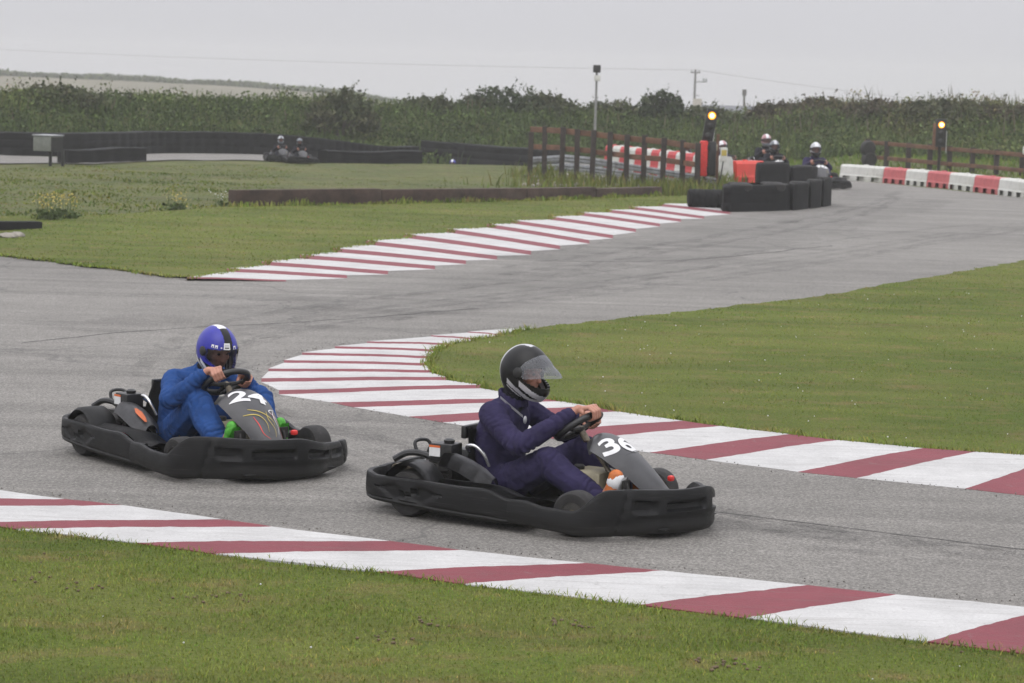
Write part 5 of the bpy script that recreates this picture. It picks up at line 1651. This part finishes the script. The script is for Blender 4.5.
def head_bm(bm, M4):
    t = bmesh.new()
    ellipsoid(t, (.0, 0, .02), (.098, .078, .115))
    ellipsoid(t, (.045, 0, -.045), (.058, .058, .07))
    chain(t, [Vector((.088, 0, .015)), Vector((.104, 0, -.012)), Vector((.112, 0, -.032))], [.011, .013, .016])          # nose
    capsule(t, (.096, 0, -.032), (.1, 0, -.035), .014, .012)
    for s_ in (-1, 1):
        capsule(t, (.085, s_ * .012, .030), (.082, s_ * .048, .030), .011, .010)     # brows
        capsule(t, (.068, s_ * .042, -.02), (.06, s_ * .05, -.03), .024, .018)        # cheeks
        capsule(t, (.0, s_ * .078, .01), (-.008, s_ * .08, -.02), .016, .012)          # ears
    capsule(t, (.09, -.022, -.062), (.09, .022, -.062), .008, .008)                   # lips
    capsule(t, (.088, -.018, -.073), (.088, .018, -.073), .009, .009)
    capsule(t, (.075, 0, -.1), (.072, 0, -.1), .024, .022)                              # chin
    t.transform(M4)
    mp = {v: bm.verts.new(v.co) for v in t.verts}
    for f in t.faces: bm.faces.new([mp[v] for v in f.verts])
    t.free()

AXW = Vector((-.60, 0, .80)).normalized(); E1 = Vector((0, 1, 0)); E2 = AXW.cross(E1).normalized()
if E2.z < 0: E2 = -E2
def wheel_pt(deg):
    a_ = R(deg); r_ = E1 * math.cos(a_) + E2 * math.sin(a_)
    return Vector((.255, 0, .548)) + r_ * .148, (E1 * -math.sin(a_) + E2 * math.cos(a_)), r_

def make_driver(label, pose, suit, shoe, hel, matrix_loc, rz):
    J = pose
    V_ = lambda q: Vector(q)
    hm = Matrix.Translation(V_(J['head'])) @ Matrix.Scale(J.get('hscale', .95), 4) @ Matrix.Rotation(R(J.get('yaw', 0)), 4, 'Z') @ Matrix.Rotation(R(J['tilt']), 4, 'Y') @ Matrix.Rotation(R(J.get('roll', 0)), 4, 'X')
    # body
    bm = bmesh.new()
    head_bm(bm, hm)
    neck = V_(J['neck']); chest = V_(J['chest']); pel = V_(J['pelvis']); mid = V_(J['mid'])
    chain(bm, [hm @ Vector((-.02, 0, -.05)), neck, chest, mid, pel], [.062, .06, .10, .095, .10])
    wr = {}
    for s_, nm in ((-1, 'r'), (1, 'l')):
        sh, el = V_(J['sh_' + nm]), V_(J['el_' + nm])
        grip, t, r = wheel_pt(J['grip_' + nm])
        if s_ == -1: t = -t
        n_ = AXW
        d = (el - grip).normalized()
        wrist = grip + n_ * .055 + (d * .062 + Vector((0, 0, .012)))
        wr[nm] = wrist
        chain(bm, [chest + Vector((0, s_ * .08, .05)), sh, el, el.lerp(wrist, .6), wrist], [.06, .05, .038, .032, .025])
        hand(bm, wrist, grip, t, r, n_, -1 if J.get('thumb_' + nm, 1) > 0 else 1)
        hp, kn, an = V_(J['hip_' + nm]), V_(J['kn_' + nm]), V_(J['an_' + nm])
        chain(bm, [pel, hp, kn, an, V_(J['toe_' + nm])], [.09, .075, .05, .038, .028])
    body = fuse('person', bm, 'skin', .0042, 3)
    body.location = matrix_loc; body.rotation_euler = (0, 0, rz)
    tag(body, label, 'person', 'kart drivers')
    bm = bmesh.new()
    for s_ in (-1, 1):
        bmesh.ops.create_icosphere(bm, subdivisions=2, radius=.0125, matrix=hm @ Matrix.Translation((.083, s_ * .031, .012)))
    obj('eyes', bm, 'eye', body)
    # overalls
    bm = bmesh.new()
    up = (neck - chest).normalized()
    tors = spline([pel, mid, chest, chest.lerp(neck, .62)], 9)
    for i in range(8):
        w0 = [.146, .141, .14, .145, .15, .154, .147, .126, .073]
        for s_ in (-1, 1):
            a_, b_ = Vector(tors[i]), Vector(tors[i + 1])
            capsule(bm, a_ + Vector((0, s_ * w0[i] * .42, 0)), b_ + Vector((0, s_ * w0[i + 1] * .42, 0)), w0[i] * .83, w0[i + 1] * .83)
    ellipsoid(bm, mid.lerp(chest, .3) + Vector((.055, 0, -.02)), (.11, .135, .13))
    for s_, nm in ((-1, 'r'), (1, 'l')):
        sh, el, wrist = V_(J['sh_' + nm]), V_(J['el_' + nm]), wr[nm]
        cuff = wrist.lerp(el, .16)
        chain(bm, [V_(tors[7]) + Vector((0, s_ * .05, -.02)), sh, sh.lerp(el, .5) + Vector((0, 0, -.008)), el, el.lerp(cuff, .5) + Vector((0, 0, -.008)), cuff], [.087, .085, .073, .067, .060, .045])
        hp, kn, an = V_(J['hip_' + nm]), V_(J['kn_' + nm]), V_(J['an_' + nm])
        hem = an.lerp(kn, .10)
        chain(bm, [pel + Vector((0, s_ * .05, 0)), hp, hp.lerp(kn, .5) + Vector((0, 0, -.012)), kn, kn.lerp(hem, .35) + Vector((-.012, 0, -.01)), kn.lerp(hem, .7), hem], [.125, .122, .11, .092, .09, .084, .072])
    # collar
    for q in range(14):
        a_ = 2 * math.pi * q / 14
        c0 = neck + Vector((math.cos(a_) * .075 + .01, math.sin(a_) * .08, -.012 - .03 * math.cos(a_)))
        capsule(bm, c0, c0 + Vector((-.004, 0, .03)), .02, .014, 1)
    jn = [(mid, (.2, 0, 1), .14, .7), (pel + Vector((.1, 0, .06)), (1, 0, .6), .13, .8)]
    for nm in ('r', 'l'):
        sh, el, kn, hp, an = (V_(J[q + nm]) for q in ('sh_', 'el_', 'kn_', 'hip_', 'an_'))
        jn += [(el, wr[nm] - sh, .10, .85), (sh.lerp(el, .25) + Vector((.03, 0, -.04)), el - sh, .09, .7), (kn, an - hp, .11, .75), (hp.lerp(kn, .3), kn - hp, .12, .7), (an.lerp(kn, .25), an - kn, .09, .9), (wr[nm].lerp(el, .35), el - wr[nm], .07, .7)]
    fuse('overalls', bm, suit, .0075, 4, body, folds=.0085, fold_size=.13, seed=len(label), joints=jn)
    bm = bmesh.new(); chain(bm, [neck + Vector((0, 0, -.04)), neck + Vector((.012, 0, .03)), hm @ Vector((-.01, 0, -.10))], [.075, .07, .078]); fuse('neck_scarf', bm, 'scarf', .008, 3, body, folds=.01, fold_size=.05)
    if J.get('collar_stripe'):
        bm = bmesh.new()
        pts = spline([neck + Vector((-.02, -.105, .012)), neck + Vector((.05, -.085, -.045)), neck + Vector((.105, -.045, -.10))], 12)
        rows = [[bm.verts.new(Vector(p) + Vector((0, -.004, dz))) for dz in (-.008, .008)] for p in pts]; grid_faces(bm, rows); bmesh.ops.solidify(bm, geom=bm.faces[:], thickness=.006)
        bmesh.ops.create_icosphere(bm, subdivisions=2, radius=.018, matrix=Matrix.Translation(neck + Vector((.115, -.04, -.12))) @ Matrix.Diagonal((.5, 1, 1.4, 1)))
        obj('collar_trim', bm, 'h_silver', body)
    # shoes
    sk = .82 if shoe[0] == 'shoe_green' else 1.0
    for nm in ('r', 'l'):
        an, toe = V_(J['an_' + nm]), V_(J['toe_' + nm])
        d = (toe - an).normalized(); heel = an - Vector((0, 0, 1)).cross(Vector((0, 1, 0))) * 0 - d * .045 + Vector((.02, 0, -.055))
        bm = bmesh.new()
        chain(bm, [heel, heel.lerp(toe, .5) + Vector((.012, 0, -.008)), toe + d * .03], [q_ * sk for q_ in (.044, .05, .046)]); chain(bm, [an + Vector((-.01, 0, .01)), heel.lerp(toe, .45)], [.048 * sk, .05 * sk])
        so = fuse('shoe', bm, shoe[0], .006, 3, body)
        bm = bmesh.new()
        sd_ = Vector((0, 1, 0)); un = d.cross(sd_); un = un if un.x > 0 else -un
        rows = []
        for q, p in enumerate(spline([heel - d * .03, heel.lerp(toe, .35), heel.lerp(toe, .7), toe + d * .06], 16)):
            w_ = .052 * math.sin(math.pi * min(.97, .13 + q / 15 * .8)) ** .5 + .003
            p = Vector(p) + un * .05
            rows.append([bm.verts.new(p + sd_ * v * w_ + un * (.006 * (1 - abs(v)))) for v in (-1, -.5, 0, .5, 1)])
        grid_faces(bm, rows); bmesh.ops.solidify(bm, geom=bm.faces[:], thickness=.022)
        obj('sole', bm, shoe[1], so)
        bm = bmesh.new(); capsule(bm, toe - d * .005 + un * .012, toe + d * .022 * sk + un * .012, .052 * sk, .045 * sk); obj('toe_cap', bm, shoe[1], so)
        bm = bmesh.new()
        ring = [heel.lerp(toe, .3) + un * (.051 * math.cos(a_)) + sd_ * (.055 * math.sin(a_)) for a_ in np.linspace(0, 2 * math.pi, 15)[:-1]]
        tube(bm, ring, .019, 8, closed=True); obj('strap', bm, shoe[2], so)
    h, vr = helmet(body, hel['style'], hel['mats'], hel['visor'], hel.get('up', 0), hm)
    if hel.get('marks'):
        bm = bmesh.new()
        def patch(az0, az1, el0, el1, mi, lift=1.045):
            g_ = [[bm.verts.new(hm @ (helmet_r(R(az0 + (az1 - az0) * i / 6), R(el0 + (el1 - el0) * j / 4)) * lift)) for j in range(5)] for i in range(7)]
            grid_faces(bm, g_, mi)
        hel['marks'](patch)
        obj('helmet_stickers', bm, ['white', 'black', 'h_silver'], h)
    return body

def style36(c, az, el):
    a = abs(az)
    if c.x < -.02:                                            # silver trim up the back
        q = math.degrees(math.atan2(c.z, -c.x - .02)); 
        if 148 < a < 160 and c.z > -.11: return 1
    # two chevron bands on the cheek, running down to the chin
    s = c.z + .018 + (c.x - .02) * .62
    if c.x > -.05 and c.z < .03:
        if -.092 < s < -.060 or -.040 < s < .002 and c.x > .045: return 1
        if -.112 < s < -.101: return 1
    if c.z < -.138 and c.x > .07: return 1
    if abs(c.y) < .03 and c.z > .135 and c.x < .03: return 1
    return 0
def style24(c, az, el):
    a = abs(az)
    s = c.z + .03 + (c.x - .02) * .66
    if c.x > -.06 and c.z < .03:
        if -.055 < s < -.015 and c.x > .015: return 1
        if -.088 < s < -.070 or -.110 < s < -.098: return 1
        if s < -.064: return 2
    if abs(c.y) < .030 and c.z > .05 and c.x > -.08: return 1 if (c.x < .02 and c.z > .14) else 2
    if c.z < -.02 and c.x < -.06: return 2
    if c.z < -.06: return 2
    return 0
def style_plain(c, az, el):
    if abs(c.y) < .04 and c.z > .0: return 1
    if c.z < -.06 and c.x > .0: return 2
    return 0

def marks36(patch):
    pass
def marks24(patch):
    patch(-17, 1, 27, 42, 0); patch(-14, -2, 30, 32.5, 1, 1.05); patch(-14, -2, 34.5, 39, 2, 1.05)
    for a0 in (-52, -41):
        patch(a0, a0 + 2.2, 27, 35, 0); patch(a0 + 5.6, a0 + 7.8, 27, 35, 0); patch(a0 + 2.2, a0 + 5.6, 31, 35, 0)
    patch(-25, -21, 29, 32, 0)
    patch(12, 14.5, 27, 35, 0); patch(19, 21.5, 27, 35, 0); patch(14.5, 19, 32, 35, 0)

K36 = ((*G(538, 514), 0.006), R(-29)); K24 = ((*G(203, 460.5), 0.006), R(-49))
k36 = make_kart('36', 'black go kart with number 36 on its grey nose fairing, in front', *K36)
k24 = make_kart('24', 'black go kart with number 24 and flame graphics on its nose', *K24)
pose36 = dict(pelvis=(-.25, 0, .17), mid=(-.29, 0, .34), chest=(-.25, 0, .52), neck=(-.20, 0, .68), head=(-.115, 0, .84), tilt=9, yaw=-4,
              sh_r=(-.225, -.195, .595), sh_l=(-.225, .195, .595), el_r=(.01, -.29, .44), el_l=(.05, .30, .45), grip_r=106, grip_l=10,
              hip_r=(-.20, -.095, .155), hip_l=(-.20, .095, .155), kn_r=(.17, -.20, .355), kn_l=(.20, .20, .375), an_r=(.52, -.18, .14), an_l=(.54, .18, .15), toe_r=(.585, -.17, .275), toe_l=(.60, .17, .275), collar_stripe=True)
d36 = make_driver('person in navy overalls and black helmet with raised visor, steering', pose36, 'suit_navy', ('shoe_orange', 'white', 'teal'), dict(style=style36, mats=['h_black', 'h_silver'], visor='visor_clear', up=42), *K36)
pose24 = dict(pelvis=(-.26, 0, .17), mid=(-.25, .01, .33), chest=(-.15, .03, .47), neck=(-.045, .05, .59), head=(.04, .07, .735), tilt=20, yaw=-4, roll=0,
              sh_r=(-.12, -.16, .53), sh_l=(-.12, .215, .52), el_r=(.05, -.30, .43), el_l=(.10, .34, .42), grip_r=138, grip_l=2,
              hip_r=(-.21, -.095, .155), hip_l=(-.21, .095, .155), kn_r=(.20, -.17, .415), kn_l=(.26, .27, .42), an_r=(.49, -.18, .14), an_l=(.52, .2, .15), toe_r=(.56, -.17, .28), toe_l=(.58, .2, .28))
d24 = make_driver('person in bright blue overalls and blue helmet hunched over the wheel', pose24, 'suit_blue', ('shoe_green', 'shoe_green', 'shoe_green'), dict(style=style24, mats=['h_blue', 'white', 'h_black'], visor='visor_tint', marks=marks24), *K24)

# a third driver sitting upright, the pattern for the far ones
posef = dict(pose36, tilt=2, yaw=0, head=(-.15, 0, .855), grip_r=165, grip_l=15)
FAR = [  # px, ground y, heading (deg), scale, number, helmet mats, suit, kart label, driver label
    (815.5, 187.5, -84, 1.12, '48', ['h_silver', 'h_white', 'h_black'], 'suit_navy', 'dark go kart rounding the end of the tyre barrier, white number panel', 'person with shiny silver helmet in navy overalls, rounding the tyre barrier'),
    (774.5, 180, -82, 1.05, '45', ['h_grey', 'h_silver', 'h_black'], 'suit_black', 'go kart half hidden by tall tyre bundle, pale number over the rubber', 'shorter person in grey helmet just above the tall tyre bundle'),
    (766.5, 174.5, -80, 1.13, None, ['h_pink', 'h_white', 'h_grey'], 'suit_black', 'go kart hidden directly behind the one at the tall tyre bundle', 'person in pinkish white helmet and black clothes above the tyre bundle'),
    (724, 178.5, -65, 1.0, None, ['h_white', 'h_pink', 'h_grey'], 'suit_navy', 'go kart hidden by barriers behind the white control box', 'person in pale round helmet seen just above the white control box'),
    (689, 176.5, -55, .86, None, ['h_white', 'h_blue', 'h_grey'], 'suit_black', 'go kart hidden by red and white barriers near the padded post', 'person whose white and blue helmet shows over the barriers at the last fence post'),
    (281, 163, -76, .70, None, ['h_silver', 'h_grey', 'h_grey'], 'suit_black', 'left of the two small distant karts on the far lane', 'higher seated person in white helmet on the left distant kart'),
    (300, 165, -72, .66, None, ['h_grey', 'h_grey', 'h_black'], 'suit_black', 'right of the two small distant karts on the far lane', 'lower person in grey helmet on the right distant kart'),
    (452, None, -100, .8, None, ['h_blue', 'h_white', 'h_black'], 'suit_black', 'distant kart down in the hollow beyond the grass', 'person in blue and white helmet peeping over the grass beyond the sleeper wall')]
proto_k = proto_d = None
for px, gy, hd, fs_, num, hmats, suit, kl, dl in FAR:
    if gy is None: x_, y_ = P(px, 160, 79.5).x, 79.5
    else: x_, y_ = G(px, gy)
    loc = (x_, y_, max(0.0, 0) + (tz(x_, y_) + .03 if px < 600 else .006)); rz = R(hd)
    if proto_d is None:
        proto_d = make_driver(dl, posef, suit, ('shoe_dark', 'shoe_dark', 'shoe_dark'), dict(style=style_plain, mats=hmats, visor='visor_smoke'), loc, rz); d_ = proto_d
    else: d_ = copy_tree(proto_d); tag(d_, dl)
    k_ = copy_tree(k36); tag(k_, kl)
    for o in (d_, k_): o.location = loc; o.rotation_euler = (0, 0, rz); o.scale = (fs_,) * 3
    for ch in children_of(d_):
        if ch.name.startswith('overalls'): set_mat(ch, 0, suit)
        if ch.name.startswith('helmet'):
            for i in range(3): set_mat(ch, i, hmats[i])
    for ch in children_of(k_):
        if ch.name.startswith('nose_fairing'):
            for g_ in children_of(ch):
                if g_.name.startswith('race_number'):
                    bpy.data.objects.remove(g_)
            if num: race_number(num, ch, .36, .26, 1.7)

# ------------------------------------------------------------------ haze, light, camera
bm = bmesh.new(); box(bm, (0, 290, -18.5), (420, 640, 53))
hz = obj('haze', bm, [], smooth=False)
tag(hz, kind='stuff')
m = bpy.data.materials.new('haze_air'); m.use_nodes = True; nt = m.node_tree
nt.nodes.remove(nt.nodes['Principled BSDF'])
vol = N(nt, 'ShaderNodeVolumePrincipled'); vol.inputs['Density'].default_value = 0.0009; vol.inputs['Color'].default_value = (.97, .97, .97, 1); vol.inputs['Anisotropy'].default_value = 0.0
nt.links.new(vol.outputs[0], nt.nodes['Material Output'].inputs['Volume'])
hz.data.materials.append(m)

SUN_EL, SUN_AZ = 58, 200
w = bpy.data.worlds.new('World'); sc.world = w; w.use_nodes = True; nt = w.node_tree
bg = nt.nodes['Background']; bg.inputs['Strength'].default_value = 0.1
sky = N(nt, 'ShaderNodeTexSky', sky_type='NISHITA'); sky.sun_disc = False
sky.sun_elevation = R(SUN_EL); sky.sun_rotation = R(SUN_AZ); sky.air_density = 1.0; sky.dust_density = 4.0
hs = N(nt, 'ShaderNodeHueSaturation'); hs.inputs['Saturation'].default_value = .25; nt.links.new(sky.outputs[0], hs.inputs['Color'])
tc = N(nt, 'ShaderNodeTexCoord'); sp_ = N(nt, 'ShaderNodeSeparateXYZ'); nt.links.new(tc.outputs['Generated'], sp_.inputs[0])
ma = N(nt, 'ShaderNodeMath', operation='MULTIPLY_ADD', use_clamp=False); mx0 = N(nt, 'ShaderNodeMath', operation='MAXIMUM'); mx0.inputs[1].default_value = 0
nt.links.new(sp_.outputs['Z'], mx0.inputs[0]); nt.links.new(mx0.outputs[0], ma.inputs[0]); ma.inputs[1].default_value = 1.9; ma.inputs[2].default_value = 1.0
cl = noise_node(nt, mapping(nt, tc.outputs['Generated'], (1, 1, 3.5)), 2.2, 4, .55)
cc = ramp(nt, cl, [(.3, (.985, .98, .995)), (.7, (1.015, 1.015, 1.02))])
gr = N(nt, 'ShaderNodeVectorMath', operation='SCALE'); nt.links.new(cc, gr.inputs[0]); nt.links.new(ma.outputs[0], gr.inputs['Scale'])
g2 = N(nt, 'ShaderNodeVectorMath', operation='MULTIPLY'); nt.links.new(gr.outputs[0], g2.inputs[0]); g2.inputs[1].default_value = (6.7, 6.7, 7.02)
mixed = mixc(nt, .88, hs.outputs['Color'], g2.outputs[0])
nt.links.new(mixed, bg.inputs['Color'])
sl = bpy.data.lights.new('sun', 'SUN'); sl.energy = 0.8; sl.angle = R(60); sl.color = (1, .97, .93)
so = bpy.data.objects.new('sun', sl); col.objects.link(so)
az = R(SUN_AZ)
dirv = Vector((math.sin(az) * math.cos(R(SUN_EL)), math.cos(az) * math.cos(R(SUN_EL)), math.sin(R(SUN_EL))))
so.rotation_euler = dirv.to_track_quat('Z', 'Y').to_euler()

cam = bpy.data.cameras.new('camera'); co = bpy.data.objects.new('camera', cam); col.objects.link(co)
cam.sensor_width = 22.3; cam.lens = F / 1024 * 22.3; cam.clip_start = .1; cam.clip_end = 3000
co.matrix_world = Matrix.Translation((0, 0, H)) @ Matrix.Rotation(math.pi / 2 - PITCH, 4, 'X') @ Matrix.Rotation(ROLL, 4, 'Z')
cam.dof.use_dof = True; cam.dof.focus_distance = 15.4; cam.dof.aperture_fstop = 4.0
sc.camera = co
sc.view_settings.view_transform = 'Standard'; sc.view_settings.look = 'None'; sc.view_settings.exposure = 0; sc.view_settings.gamma = 1; sc.view_settings.use_curve_mapping = False
sc.cycles.use_denoising = True
sc.cycles.max_bounces = 6; sc.cycles.volume_bounces = 1; sc.cycles.transparent_max_bounces = 12
sc.cycles.use_adaptive_sampling = True
